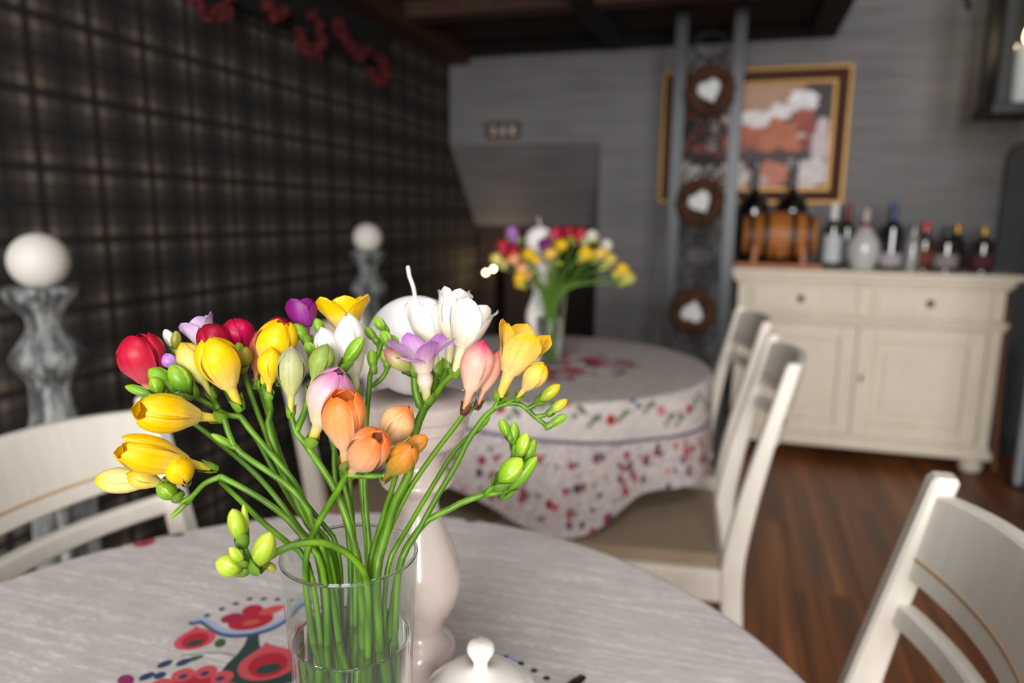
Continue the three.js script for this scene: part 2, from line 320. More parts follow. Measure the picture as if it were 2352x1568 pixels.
    const tulip = (x, y, q) => { ctx.fillStyle = PINK; ctx.beginPath(); ctx.moveTo(x, y + 1.5 * q); ctx.bezierCurveTo(x + 0.2 * q, y + 0.9 * q, x + 1.2 * q, y + 0.8 * q, x + q, y - 0.2 * q); ctx.bezierCurveTo(x + 0.8 * q, y - 1.1 * q, x - 0.8 * q, y - 1.1 * q, x - q, y - 0.2 * q); ctx.bezierCurveTo(x - 1.2 * q, y + 0.8 * q, x - 0.2 * q, y + 0.9 * q, x, y + 1.5 * q); ctx.fill(); C(x, y, 0.68 * q, RED, 1, 1.05); C(x, y - 0.25 * q, 0.34 * q, GREEN, 1.25, 0.8); };
    tulip(0.012, 0.118, 0.025); tulip(-0.05, 0.181, 0.0175); tulip(0.052, 0.163, 0.013);
    C(-0.028, 0.168, 0.005, LEAF, 1, 1.5); C(-0.052, 0.15, 0.004, LEAF, 2.6, 0.9, 0.2);
    ctx.strokeStyle = '#60706a'; ctx.lineWidth = 0.0016; ctx.beginPath(); ctx.moveTo(-0.014, 0.14); ctx.quadraticCurveTo(-0.03, 0.158, -0.06, 0.158); ctx.stroke();
    for (let j = 0; j < 3; j++) C(0.062 + 0.004 * j, 0.196 - 0.012 * j, 0.005, PLUM, 1.6, 0.6, 0.5 - j * 0.5);
    C(0.064, 0.122, 0.006, '#b8b4b0'); C(0.06, 0.124, 0.0035, PALE);
    ctx.rotate(28 * Math.PI / 180);
    C(0, 0.112, 0.03, RED); for (let j = 0; j < 10; j++) { const t = j * 0.628; C(Math.cos(t) * 0.03, 0.112 + Math.sin(t) * 0.03, 0.0095, PINK); C(Math.cos(t) * 0.028, 0.112 + Math.sin(t) * 0.028, 0.0035, NAVY); } C(0, 0.112, 0.012, '#6d1530');
    for (const [x, y] of [[-0.012, 0.162], [0.006, 0.168], [0.018, 0.158]]) C(x, y, 0.0055, NAVY, 1.2, 0.85);
    C(-0.026, 0.17, 0.0075, PLUM, 0.8, 1.2); C(-0.04, 0.158, 0.008, RED, 1, 1); C(-0.004, 0.155, 0.005, NAVY);
    ctx.rotate(12 * Math.PI / 180); C(-0.06, 0.2, 0.0085, '#1f2d22', 2.1, 0.9, 0.5); C(-0.04, 0.208, 0.0075, '#2c4a2e', 2.2, 0.8, 0.2); C(-0.085, 0.19, 0.007, LEAF, 2, 0.8, 0.9);
    ctx.restore();
  }
  C0(dot, P, RED, GREEN, S); seed = old;
}
function C0(dot, P, RED, GREEN, S) { for (let j = 0; j < 8; j++) { const [x, y] = P(0.04, j * 0.785); dot(x, y, 0.014 * S, RED); const [a, b] = P(0.062, j * 0.785 + 0.39); dot(a, b, 0.006 * S, GREEN); } const [x, y] = P(0, 0); dot(x, y, 0.02 * S, '#7c1428'); }
const clothTex = canvasTex(2048, 2048, (ctx) => drawCloth(ctx, 2048, 1.46));
const weave = dataTex(512, (x, y) => { const v = 128 + ((x >> 1) % 2 ? 40 : -40) * ((y >> 1) % 2 ? 1 : -1); return [v, v, v]; }, false);
M.cloth = std({ map: clothTex, roughness: 0.9, side: THREE.DoubleSide });
const TH = 0.765, TR = 0.455;
function clothGeo(turn, hem, folds, ox = 0, oz = 0) {             // flat top, rounded edge, hanging folds
  const nT = 192, ss = []; for (let i = 0; i <= 14; i++) ss.push(i / 14 * (TR - 0.012)); for (let i = 1; i <= 6; i++) ss.push(TR - 0.012 + i / 6 * 0.022); for (let i = 1; i <= 18; i++) ss.push(-i / 18);
  const pos = [], uv = [], idx = [];
  for (const s0 of ss) for (let k = 0; k <= nT; k++) {
    const th = k / nT * Math.PI * 2, dir = [Math.sin(th), -Math.cos(th)], len = hem(th);
    let s = s0, r, y;
    if (s0 >= 0 && s0 <= TR - 0.012) { r = s0; y = TH; }
    else if (s0 >= 0) { const a = (s0 - (TR - 0.012)) / 0.022 * Math.PI / 2; r = TR - 0.012 + 0.014 * Math.sin(a); y = TH - 0.014 * (1 - Math.cos(a)); }
    else { const d = -s0 * (len - 0.01); s = TR + 0.01 + d; const f = folds(th, d / len); r = TR + 0.002 + f * d; y = TH - 0.014 - d * Math.sqrt(Math.max(0.2, 1 - f * f)); }
    pos.push(dir[0] * r, y, dir[1] * r);
    const a = th + turn, q = s / 1.46; uv.push(0.5 + Math.sin(a) * q + ox, 0.5 + Math.cos(a) * q + oz);
  }
  const w = nT + 1;
  for (let i = 0; i + 1 < ss.length; i++) for (let k = 0; k < nT; k++) { const a = i * w + k, b = a + w; idx.push(a, a + 1, b, b, a + 1, b + 1); }
  const g = new THREE.BufferGeometry(); g.setAttribute('position', new THREE.Float32BufferAttribute(pos, 3)); g.setAttribute('uv', new THREE.Float32BufferAttribute(uv, 2)); g.setIndex(idx); g.computeVertexNormals(); return g;
}
function table(label, x, z, feet) {
  const t = thing('round_table', label, 'table', [x, 0, z], 0, 'round dining tables');
  part('tabletop', metreUV(new THREE.CylinderGeometry(TR - 0.006, TR - 0.006, 0.03, 64).translate(0, TH - 0.0165, 0)), M.cream, t);
  part('pedestal', smoothLathe([[0.04, TH - 0.032], [0.04, 0.6], [0.042, 0.45], [0.04, 0.3], [0.07, 0.14], [0.06, 0.06]]), M.cream, t);
  for (const a of feet) { part('foot', tube([[Math.cos(a) * 0.04, 0.12, Math.sin(a) * 0.04], [Math.cos(a) * 0.16, 0.09, Math.sin(a) * 0.16], [Math.cos(a) * 0.28, 0.024, Math.sin(a) * 0.28]], (q) => 0.03 - 0.008 * q), M.cream, t); }
  return t;
}
const T1 = [-0.31, -0.392], T2 = [-0.49, -1.885];
table('round dining table under the cloth that carries the glass vase and sugar bowl', ...T1, [0, Math.PI / 2, Math.PI]);
table('round dining table under the cloth beside the two cream chairs and column', ...T2, [0, -Math.PI / 2, Math.PI]);
function cloth(label, [x, z], ...a) { const o = thing('tablecloth', label, 'tablecloth', [x, 0, z], 0, 'printed linen tablecloths'); part('printed_linen', clothGeo(...a), M.cloth, o); return o; }
cloth('grey linen tablecloth with folk flower print under the sugar bowl and teaspoon', T1, 0, () => 0.2, (t, d) => 0.12 + 0.1 * Math.sin(t * 9));
{
  const bump = (t, c, w) => { let d = Math.atan2(Math.sin(t - c), Math.cos(t - c)); return Math.exp(-d * d / (w * w)); };
  cloth('grey linen tablecloth with floral hem hanging toward the tan chair seat', T2, 1.1,
    (t) => 0.205 + 0.07 * bump(t, 2.72, 0.34) + 0.012 * Math.sin(t * 7),
    (t, d) => 0.07 + 0.17 * bump(t, 2.78, 0.26) - 0.10 * bump(t, 2.34, 0.16) + 0.10 * bump(t, 2.02, 0.2) - 0.05 * bump(t, 1.7, 0.14) + 0.05 * Math.sin(t * 8) * (1 - bump(t, 2.5, 0.9)) + 0.05 * bump(t, 3.4, 0.3), -0.011, 0.021);
}

// ------------------------------------------------------------------ cream ladder-back chairs (front = -z)
function chairStile() {
  const key = [[0, 0.262, 0.032], [0.2, 0.226, 0.038], [0.44, 0.205, 0.044], [0.58, 0.222, 0.040], [0.72, 0.252, 0.032], [0.885, 0.292, 0.027]];
  const c = new THREE.CatmullRomCurve3(key.map(([y, z, d]) => V3(z, y, d)), false, 'catmullrom', 0.4), rings = [];
  for (let i = 0; i <= 30; i++) {
    const p = c.getPoint(i / 30), h = 0.0145, d = p.z / 2, b = 0.004, ring = [[-h + b, -d], [h - b, -d], [h, -d + b], [h, d - b], [h - b, d], [-h + b, d], [-h, d - b], [-h, -d + b]].map(([x, z]) => V3(x, p.y, p.x + z));
    rings.push(ring);
  }
  const last = rings[30]; rings.push(last.map((p) => V3(p.x * 0.75, p.y + 0.005, 0.293 + (p.z - 0.292) * 0.75)));
  return metreUV(loft(rings, true, true, 0.5));
}
function backRail(y0, y1, bow, th, crest) {
  const rings = [], zc = (y) => 0.205 + (y - 0.44) / 0.445 * 0.087 + 0.004;
  for (let i = 0; i <= 20; i++) {
    const x = lerp(-0.168, 0.168, i / 20), q = 1 - (x / 0.168) ** 2, b = 0.003;
    const top = y1 + crest * q, pt = (y, o) => V3(x, y, zc(y) + bow * q + o);
    rings.push([pt(y0 + b, -th / 2), pt(y0, -th / 2 + b), pt(y0, th / 2 - b), pt(y0 + b, th / 2), pt(top - b, th / 2), pt(top, th / 2 - b), pt(top, -th / 2 + b), pt(top - b, -th / 2)]);
  }
  return metreUV(loft(rings, true, true, 0.5));
}
function grooveStrip(y, bow) {
  const rings = [], zc = 0.205 + (y - 0.44) / 0.445 * 0.087 + 0.004;
  for (let i = 0; i <= 20; i++) { const x = lerp(-0.166, 0.166, i / 20), q = 1 - (x / 0.168) ** 2, z = zc + bow * q; rings.push([V3(x, y - 0.002, z - 0.0105), V3(x, y + 0.002, z - 0.0105), V3(x, y + 0.002, z + 0.0105), V3(x, y - 0.002, z + 0.0105)]); }
  return loft(rings, true, true, 0.5);
}
function makeChair(label, pos, turn) {
  const t = thing('dining_chair', label, 'chair', pos, turn, 'cream ladder back dining chairs');
  const st = chairStile();
  for (const s of [-1, 1]) part('back_post', st.clone().translate(s * 0.182, 0, 0), M.cream, t);
  const tr = part('top_rail', backRail(0.772, 0.872, 0.034, 0.019, 0.01), M.cream, t);
  part('worn_groove', grooveStrip(0.797, 0.034), M.worn, tr);
  part('lower_rail', backRail(0.716, 0.742, 0.034, 0.019, 0.0), M.cream, t);
  const s = new THREE.Shape(); s.moveTo(-0.185, -0.185); s.quadraticCurveTo(-0.2, 0.05, -0.215, 0.19); s.quadraticCurveTo(0, 0.225, 0.215, 0.19); s.quadraticCurveTo(0.2, 0.05, 0.185, -0.185); s.closePath();
  const ap = new THREE.ExtrudeGeometry(s, { depth: 0.06, bevelEnabled: true, bevelSize: 0.006, bevelThickness: 0.005, bevelSegments: 2, curveSegments: 14 }).rotateX(-Math.PI / 2).translate(0, 0.388, 0);
  part('seat_frame', metreUV(ap), M.cream, t);
  const pad = new THREE.ExtrudeGeometry(s, { depth: 0.01, bevelEnabled: true, bevelSize: -0.001, bevelThickness: 0.012, bevelSegments: 5, bevelOffset: -0.008, curveSegments: 14 }).rotateX(-Math.PI / 2).translate(0, 0.462, 0);
  part('seat_pad', metreUV(pad), M.pad, t);
  for (const q of [-1, 1]) part('leg', smoothLathe([[0.021, 0.395], [0.024, 0.36], [0.018, 0.34], [0.022, 0.3], [0.019, 0.15], [0.014, 0.02], [0.014, 0]], 20).translate(q * 0.175, 0, -0.155), M.cream, t);
  for (const q of [-1, 1]) part('side_stretcher', tube([[q * 0.176, 0.2, -0.15], [q * 0.18, 0.2, 0.225]], 0.009), M.cream, t);
  return t;
}
const D = THREE.MathUtils.degToRad;
const ch = makeChair('cream chair behind its tan seat pad, standing next to the floral cloth hem', [-0.18, 0, -1.605], D(93));
copyOf(ch, 'cream chair standing between the iron column and the floral cloth, seat hidden', [-0.225, 0, -2.14], D(100));
copyOf(ch, 'cream chair with wide curved back rail standing on the bare wooden floor', [-0.062, 0, -0.66], D(90));
copyOf(ch, 'cream chair with its back in front of the distressed post with big white ball', [-0.532, 0, -0.655], D(-90));
copyOf(ch, 'cream chair half hidden behind the flower stems, facing away from the tartan wall', [-0.70, 0, -1.585], D(-90));

// ------------------------------------------------------------------ sideboard
{
  const t = thing('sideboard', 'cream painted sideboard with two drawers over two panelled doors', 'sideboard', [0, 0, -3.67]);
  const x0 = 0.03, x1 = 1.165, dz = -0.40;
  const top = new THREE.Shape([[-0.02, 0], [1.215, 0], [1.215, 0.45], [-0.02, 0.45]].map((p) => new THREE.Vector2(...p)));
  part('top', metreUV(new THREE.ExtrudeGeometry(top, { depth: 0.014, bevelEnabled: true, bevelSize: 0.006, bevelThickness: 0.006, bevelSegments: 3 }).rotateX(-Math.PI / 2).translate(0, 0.905, 0.03)), M.creamWarm, t);
  part('cornice', join([boxy(x0 - 0.03, x1 + 0.03, 0.872, 0.9, dz, 0.022, 0.01), boxy(x0 - 0.015, x1 + 0.015, 0.855, 0.873, dz, 0.010, 0.006)]), M.creamWarm, t);
  part('carcass', boxy(x0, x1, 0.13, 0.856, dz, -0.012, 0.004), M.creamWarm, t);
  for (const [a, b] of [[x0, x0 + 0.05], [0.565, 0.625], [x1 - 0.05, x1]]) part('stile', boxy(a, b, 0.715, 0.85, -0.014, 0.001, 0.003), M.creamWarm, t);
  part('mid_moulding', join([boxy(x0 - 0.02, x1 + 0.02, 0.69, 0.712, dz, 0.024, 0.008), boxy(x0 - 0.01, x1 + 0.01, 0.675, 0.692, dz, 0.014, 0.004)]), M.creamWarm, t);
  const knobG = lathe([[0, 0.026], [0.012, 0.024], [0.017, 0.017], [0.012, 0.009], [0.007, 0.006], [0.008, 0.002], [0.021, 0.002], [0.021, 0]], 24).rotateX(Math.PI / 2);
  for (const [a, b] of [[0.085, 0.56], [0.63, 1.11]]) {
    const d = part('drawer', join([boxy(a, b, 0.722, 0.846, -0.014, 0.0, 0.003), boxy(a + 0.02, b - 0.02, 0.738, 0.83, -0.004, 0.011, 0.004)]), M.creamWarm, t);
    part('knob', knobG.clone().translate((a + b) / 2 - 0.005, 0.788, 0.008), M.brass, d);
  }
  for (const [a, b, k] of [[0.085, 0.575, 0], [0.582, 1.11, 1]]) {
    const y0 = 0.135, y1 = 0.668, q = 0.07;
    const d = part('door', join([boxy(a, a + q, y0, y1, -0.014, 0.010, 0.004), boxy(b - q, b, y0, y1, -0.014, 0.010, 0.004), boxy(a + q, b - q, y0, y0 + q, -0.014, 0.010, 0.004), boxy(a + q, b - q, y1 - q, y1, -0.014, 0.010, 0.004)]), M.creamWarm, t);
    part('door_panel', join([boxy(a + q, b - q, y0 + q, y1 - q, -0.014, -0.011, 0), boxy(a + q + 0.012, b - q - 0.012, y0 + q + 0.012, y1 - q - 0.012, -0.012, -0.003, 0.004), boxy(a + q + 0.05, b - q - 0.05, y0 + q + 0.05, y1 - q - 0.05, -0.008, 0.006, 0.006)]), M.creamWarm, d);
    if (k) part('key_plate', join([boxy(a + 0.018, a + 0.036, 0.405, 0.435, 0.008, 0.013, 0.002), lathe([[0, 0.012], [0.006, 0.010], [0.006, 0]], 14).rotateX(Math.PI / 2).translate(a + 0.027, 0.42, 0.013)]), M.brass, d);
  }
  for (const a of [x0, x1 - 0.05]) part('corner_post', boxy(a, a + 0.05, 0.13, 0.676, -0.014, 0.008, 0.004), M.creamWarm, t);
  part('plinth', join([boxy(x0 - 0.018, x1 + 0.018, 0.072, 0.112, dz, 0.018, 0.008), boxy(x0 - 0.008, x1 + 0.008, 0.11, 0.132, dz, 0.008, 0.006)]), M.creamWarm, t);
  for (const [x, z] of [[x0 + 0.05, -0.04], [x1 - 0.05, -0.04], [x0 + 0.05, -0.35], [x1 - 0.05, -0.35]]) part('bun_foot', smoothLathe([[0.03, 0.072], [0.034, 0.062], [0.05, 0.04], [0.045, 0.015], [0.03, 0.001], [0, 0]], 24).translate(x, 0, z), M.creamWarm, t);
}

// ------------------------------------------------------------------ framed picture, number sign, iron hook
{
  const w = 0.935, h = 0.69, t = thing('framed_painting', 'oil painting of figures in white caps in a brown and gold frame', 'painting', [0.05, 1.58, ZB + 0.002]);
  const ring = (a, b, d0, d1, mat, name) => {
    const s = new THREE.Shape([[-w / 2 + a, -h / 2 + a], [w / 2 - a, -h / 2 + a], [w / 2 - a, h / 2 - a], [-w / 2 + a, h / 2 - a]].map((p) => new THREE.Vector2(...p)));
    s.holes.push(new THREE.Path([[-w / 2 + b, -h / 2 + b], [-w / 2 + b, h / 2 - b], [w / 2 - b, h / 2 - b], [w / 2 - b, -h / 2 + b]].map((p) => new THREE.Vector2(...p))));
    part(name, new THREE.ExtrudeGeometry(s, { depth: d1 - d0 - 0.006, bevelEnabled: true, bevelSize: 0.003, bevelThickness: 0.003, bevelSegments: 2 }).translate(0, 0, d0 + 0.003), mat, t);
  };
  ring(0.004, 0.018, 0, 0.035, M.gold, 'outer_gilt'); ring(0.021, 0.066, 0, 0.030, M.frameWood, 'wood_moulding'); ring(0.069, 0.086, 0, 0.02, M.gold, 'inner_gilt');
  const art = canvasTex(1024, 700, (c, W, H) => {
    const old = seed; seed = 404;
    c.fillStyle = '#5a3a34'; c.fillRect(0, 0, W, H);
    const blob = (x, y, rx, ry, col, n = 46) => { for (let i = 0; i < n; i++) { const a = rnd() * 6.283, q = Math.sqrt(rnd()); c.save(); c.translate((x + Math.cos(a) * q * rx) * W, (y + Math.sin(a) * q * ry) * H); c.rotate(rr(-0.6, 0.6)); c.globalAlpha = rr(0.5, 0.95); const k = rr(0.85, 1.15); const cc = new THREE.Color(col); c.fillStyle = '#' + cc.setRGB(Math.min(1, cc.r * k), Math.min(1, cc.g * k), Math.min(1, cc.b * k)).getHexString(); c.beginPath(); c.ellipse(0, 0, rx * W * rr(0.25, 0.5), ry * H * rr(0.2, 0.42), 0, 0, 7); c.fill(); c.restore(); } };
    blob(0.5, 0.08, 0.5, 0.12, '#9a7460', 90); blob(0.12, 0.25, 0.14, 0.3, '#a5705c', 60); blob(0.55, 0.15, 0.2, 0.16, '#b98f76', 60); blob(0.92, 0.16, 0.09, 0.2, '#2a2024', 50); blob(0.3, 0.2, 0.1, 0.2, '#6d4638');
    blob(0.10, 0.52, 0.07, 0.16, '#1f2230'); blob(0.2, 0.62, 0.12, 0.2, '#9c4a34'); blob(0.245, 0.45, 0.03, 0.16, '#d9d2d0'); blob(0.14, 0.83, 0.15, 0.1, '#d8cfca', 70); blob(0.15, 0.7, 0.12, 0.05, '#3c2a30');
    blob(0.48, 0.35, 0.13, 0.07, '#ece8ea', 60); blob(0.66, 0.27, 0.07, 0.07, '#f0ecee', 50); blob(0.81, 0.18, 0.08, 0.09, '#f4f2f4', 60);
    blob(0.66, 0.4, 0.05, 0.08, '#c2643a'); blob(0.83, 0.34, 0.06, 0.08, '#a8452e'); blob(0.46, 0.53, 0.11, 0.12, '#b4593a', 60); blob(0.7, 0.56, 0.12, 0.14, '#c06a44', 70); blob(0.86, 0.5, 0.05, 0.14, '#8e3428'); blob(0.82, 0.5, 0.025, 0.03, '#e6dcd8', 14);
    blob(0.6, 0.72, 0.32, 0.05, '#3a2226', 70); blob(0.94, 0.55, 0.05, 0.2, '#cdbfc0', 50); blob(0.88, 0.86, 0.14, 0.11, '#dcd4d2', 70); blob(0.42, 0.86, 0.1, 0.1, '#d2c6c2', 50); blob(0.65, 0.86, 0.1, 0.11, '#c8775c', 50); blob(0.56, 0.92, 0.06, 0.06, '#bda89c');
    c.globalAlpha = 1; seed = old;
  });
  part('canvas', new THREE.BoxGeometry(w - 0.16, h - 0.16, 0.012).translate(0, 0, 0.008), std({ map: art, roughness: 0.55 }), t);
}
{
  const t = thing('number_sign', 'small brown framed sign with three pale characters above the sloping stair soffit', 'sign', [-1.32, 1.647, ZB + 0.002]);
  part('sign_frame', (() => { const s = new THREE.Shape([[-0.107, -0.047], [0.107, -0.047], [0.107, 0.047], [-0.107, 0.047]].map((p) => new THREE.Vector2(...p))); s.holes.push(new THREE.Path([[-0.092, -0.034], [-0.092, 0.034], [0.092, 0.034], [0.092, -0.034]].map((p) => new THREE.Vector2(...p)))); return new THREE.ExtrudeGeometry(s, { depth: 0.014, bevelEnabled: false }); })(), std({ color: '#4b3a26', roughness: 0.6 }), t);
  part('sign_face', new THREE.BoxGeometry(0.184, 0.068, 0.006).translate(0, 0, 0.004), std({ map: canvasTex(368, 136, (c, W, H) => { c.fillStyle = '#4a3c34'; c.fillRect(0, 0, W, H); c.fillStyle = '#cfc4c0'; c.font = 'bold 128px sans-serif'; c.textAlign = 'center'; c.textBaseline = 'middle'; ['3', '4', '8'].forEach((d, i) => c.fillText(d, 66 + i * 118, H / 2 + 4)); }), roughness: 0.7 }), t);
}
{
  const t = thing('iron_hook', 'small dark iron scroll hook on the grey back wall near the lantern', 'hook', [0.975, 2.17, ZB]);
  part('scroll', tube([[0, 0.06, 0.004], [0, 0.03, 0.03], [0.004, -0.005, 0.05], [0.012, -0.03, 0.045], [0.02, -0.018, 0.03], [0.012, -0.004, 0.03]], (q) => 0.008 - 0.003 * q), M.iron, t);
  part('wall_plate', box(0.02, 0.06, 0.008, 0, 0.06, 0.004, 0.002), M.iron, t);
}

// ------------------------------------------------------------------ iron column with scrolls, three wreaths hung on it
const CZ = -3.55;
{
  const t = thing('iron_column', 'openwork steel column of two flat posts with scrollwork between', 'column', [-0.158, 0, CZ]);
  for (const s of [-1, 1]) part('post', boxy(s * 0.128 - 0.029, s * 0.128 + 0.029, 0, HM + 0.02, -0.02, 0.02, 0.004), M.steel, t);
  part('base_plate', boxy(-0.18, 0.18, 0, 0.012, -0.06, 0.06, 0.003), M.steel, t);
  const sc = (y, s, k) => { const pts = []; for (let i = 0; i <= 26; i++) { const a = i / 26 * Math.PI * 3.1, r = 0.062 * (1 - i / 26 * 0.78); pts.push([s * (0.03 + Math.cos(a) * r * 0.95), y + k * (Math.sin(a) * r * 1.35), 0]); } return tube(pts, 0.0065, 6, 2); };
  for (let i = 0; i < 8; i++) { const y = 0.16 + i * 0.235; for (const s of [-1, 1]) part('scroll', sc(y, s, i % 2 ? 1 : -1), M.iron, t); part('scroll_bar', tube([[-0.085, y - 0.11, 0], [0, y - 0.02, 0], [0.085, y + 0.1, 0]], 0.007, 6, 8), M.iron, t); }
  for (const y of [1.93, 1.48, 0.98, 0.47]) part('hoop', new THREE.TorusGeometry(0.07, 0.007, 8, 28).scale(1, 0.8, 1).translate(0, y, 0), M.iron, t);
}
{
  const twig = (k) => { const pts = []; const R = 0.082, r = 0.02 + 0.012 * ((k * 7) % 5) / 5, ph = k * 1.37, n = 40, f = 5 + (k % 3); for (let i = 0; i <= n; i++) { const a = i / n * 6.2832 * 1.0, b = a * f + ph; pts.push([Math.cos(a) * (R + Math.cos(b) * r), Math.sin(a) * (R + Math.cos(b) * r), Math.sin(b) * r * 0.8]); } return tube(pts, 0.0062, 6, 2); };
  const ring = join(Array.from({ length: 9 }, (_, k) => twig(k)));
  const brown = std({ color: '#4a2c17', roughness: 0.85 }), white = std({ color: '#d2d5d4', roughness: 0.65 });
  const heart = () => { const s = new THREE.Shape(); s.moveTo(0, -0.042); s.bezierCurveTo(-0.02, -0.018, -0.05, 0, -0.04, 0.024); s.bezierCurveTo(-0.03, 0.044, -0.006, 0.04, 0, 0.022); s.bezierCurveTo(0.006, 0.04, 0.03, 0.044, 0.04, 0.024); s.bezierCurveTo(0.05, 0, 0.02, -0.018, 0, -0.042); return new THREE.ExtrudeGeometry(s, { depth: 0.012, bevelEnabled: true, bevelSize: 0.01, bevelThickness: 0.012, bevelSegments: 5 }); };
  const names = ['brown twig wreath with white heart hung in front of the painting top', 'brown twig wreath with white heart level with the painting bottom edge', 'brown twig wreath with white heart beside the sideboard drawers'];
  [[-0.148, 1.722, 0.35], [-0.163, 1.231, 0.55], [-0.172, 0.722, 2.9]].forEach(([x, y, rz], i) => {
    const t = thing('twig_wreath', names[i], 'wreath', [x, y, CZ + 0.062], 0, 'wreaths hung on the iron column');
    part('twig_ring', ring, brown, t); const h = part('white_heart', heart().rotateZ(rz).translate(0, 0, -0.006), white, t);
    part('hanging_cord', tube([[0, 0.105, 0], [0, 0.07, 0], [0, 0.03, 0]], 0.002, 5, 3), white, h);
  });
}

// ------------------------------------------------------------------ on the sideboard: barrel on a stand, bottles
const SB = 0.925;
{
  const t = thing('wine_barrel', 'small wooden barrel with dark hoops on a wooden stand', 'barrel', [0.205, SB, -3.775]);
  const oak = std({ map: rep(dataTex(256, (x, y) => { const i = y * 2 * 512 + x * 2, v = 0.66 + 0.6 * grain2[i]; return [172 * v, 104 * v, 40 * v]; }), 3, 3), roughness: 0.45 }), oak2 = std({ color: '#a8642c', roughness: 0.5 });
  const R = (q) => 0.115 - 0.026 * (2 * q - 1) ** 2, cy = 0.155;
  for (let k = 0; k < 16; k++) {
    const a0 = k / 16 * 6.2832, a1 = a0 + 6.2832 / 16 - 0.02, rings = [];
    for (let i = 0; i <= 10; i++) { const q = i / 10, x = lerp(-0.165, 0.165, q), r = R(q), P = (a, rad) => V3(x, cy + Math.cos(a) * rad, Math.sin(a) * rad); rings.push([P(a0, r), P((a0 + a1) / 2, r), P(a1, r), P(a1, r - 0.014), P(a0, r - 0.014)]); }
    part('stave', loft(rings, true, true, 0.5), oak, t);
  }
  for (const x of [-0.13, -0.062, 0.062, 0.13]) { const q = (x + 0.165) / 0.33; part('hoop', new THREE.CylinderGeometry(R(q) + 0.004, R(q) + 0.004, 0.024, 40, 1, false).rotateZ(Math.PI / 2).translate(x, cy, 0), M.iron, t); }
  for (const s of [-1, 1]) part('barrel_head', new THREE.CylinderGeometry(0.082, 0.082, 0.012, 36).rotateZ(Math.PI / 2).translate(s * 0.155, cy, 0), oak, t);
  part('stand_board', box(0.40, 0.022, 0.2, 0, 0.011, 0, 0.004), oak2, t);
  for (const s of [-1, 1]) { const sh = new THREE.Shape(); sh.moveTo(-0.09, 0); sh.lineTo(-0.09, 0.085); sh.absarc(0, cy - 0.022, 0.1, Math.PI * 1.2, Math.PI * 1.8, false); sh.lineTo(0.09, 0.085); sh.lineTo(0.09, 0); part('cradle', new THREE.ExtrudeGeometry(sh, { depth: 0.02, bevelEnabled: false, curveSegments: 16 }).rotateY(Math.PI / 2).translate(s * 0.11 - 0.01, 0.022, 0), oak2, t); }
  part('spigot', join([new THREE.CylinderGeometry(0.01, 0.012, 0.05, 16).rotateX(Math.PI / 2).translate(0, 0.08, 0.11), new THREE.CylinderGeometry(0.007, 0.007, 0.04, 12).translate(0, 0.07, 0.13), box(0.03, 0.01, 0.01, 0, 0.098, 0.128, 0.003)]), oak2, t);
}
const glassy = (c, t = 0) => phy({ color: c, roughness: 0.06, transmission: t, thickness: 0, clearcoat: 1, clearcoatRoughness: 0.03 });
function bottle(label, x, z, prof, mat, opt) {
  const t = thing('bottle', label, 'bottle', [x, SB, z], 0, 'bottles on the sideboard');
  part('glass_body', smoothLathe(prof, 32, 4), mat, t);
  const r = (y) => { for (let i = 0; i + 1 < prof.length; i++) if (y >= prof[i][1] && y <= prof[i + 1][1] && prof[i + 1][1] > prof[i][1]) return lerp(prof[i][0], prof[i + 1][0], (y - prof[i][1]) / (prof[i + 1][1] - prof[i][1])); return prof[prof.length - 1][0]; };
  if (opt.label) { const [y0, y1, c] = opt.label; part('paper_label', new THREE.CylinderGeometry(r(y1 - 0.004) + 0.0022, r(y0 + 0.004) + 0.0022, y1 - y0, 28, 1, true, -1.5, 3.0).translate(0, (y0 + y1) / 2, 0), std({ color: c, roughness: 0.8, side: THREE.DoubleSide }), t); }
  if (opt.cap) { const [y0, y1, rad, c, m] = opt.cap; part('cap', lathe([[rad, y0], [rad, y1 - 0.003], [rad - 0.003, y1], [0, y1]], 24), std({ color: c, roughness: 0.4, metalness: m ?? 0 }), t); }
  if (opt.ring) { const [y0, y1, rad, c] = opt.ring; part('neck_band', lathe([[rad, y0], [rad, y1]], 24), std({ color: c, roughness: 0.5, side: THREE.DoubleSide }), t); }
  return t;
}
const wine = (h, r) => [[0, 0.001], [r * 0.9, 0.001], [r, 0.008], [r, h * 0.58], [r * 0.93, h * 0.66], [0.016, h * 0.78], [0.0145, h * 0.9], [0.015, h], [0.006, h]];
const squat = (h, r) => [[0, 0.001], [r * 0.92, 0.001], [r, 0.008], [r, h * 0.6], [r * 0.85, h * 0.7], [0.018, h * 0.8], [0.016, h * 0.92], [0.016, h], [0.005, h]];
const flaskP = (h, r) => [[0, 0.001], [r * 0.5, 0.001], [r * 0.72, 0.01], [r, h * 0.26], [r * 0.9, h * 0.46], [r * 0.45, h * 0.62], [0.014, h * 0.72], [0.013, h * 0.86], [0.014, h * 0.9], [0.004, h * 0.9]];
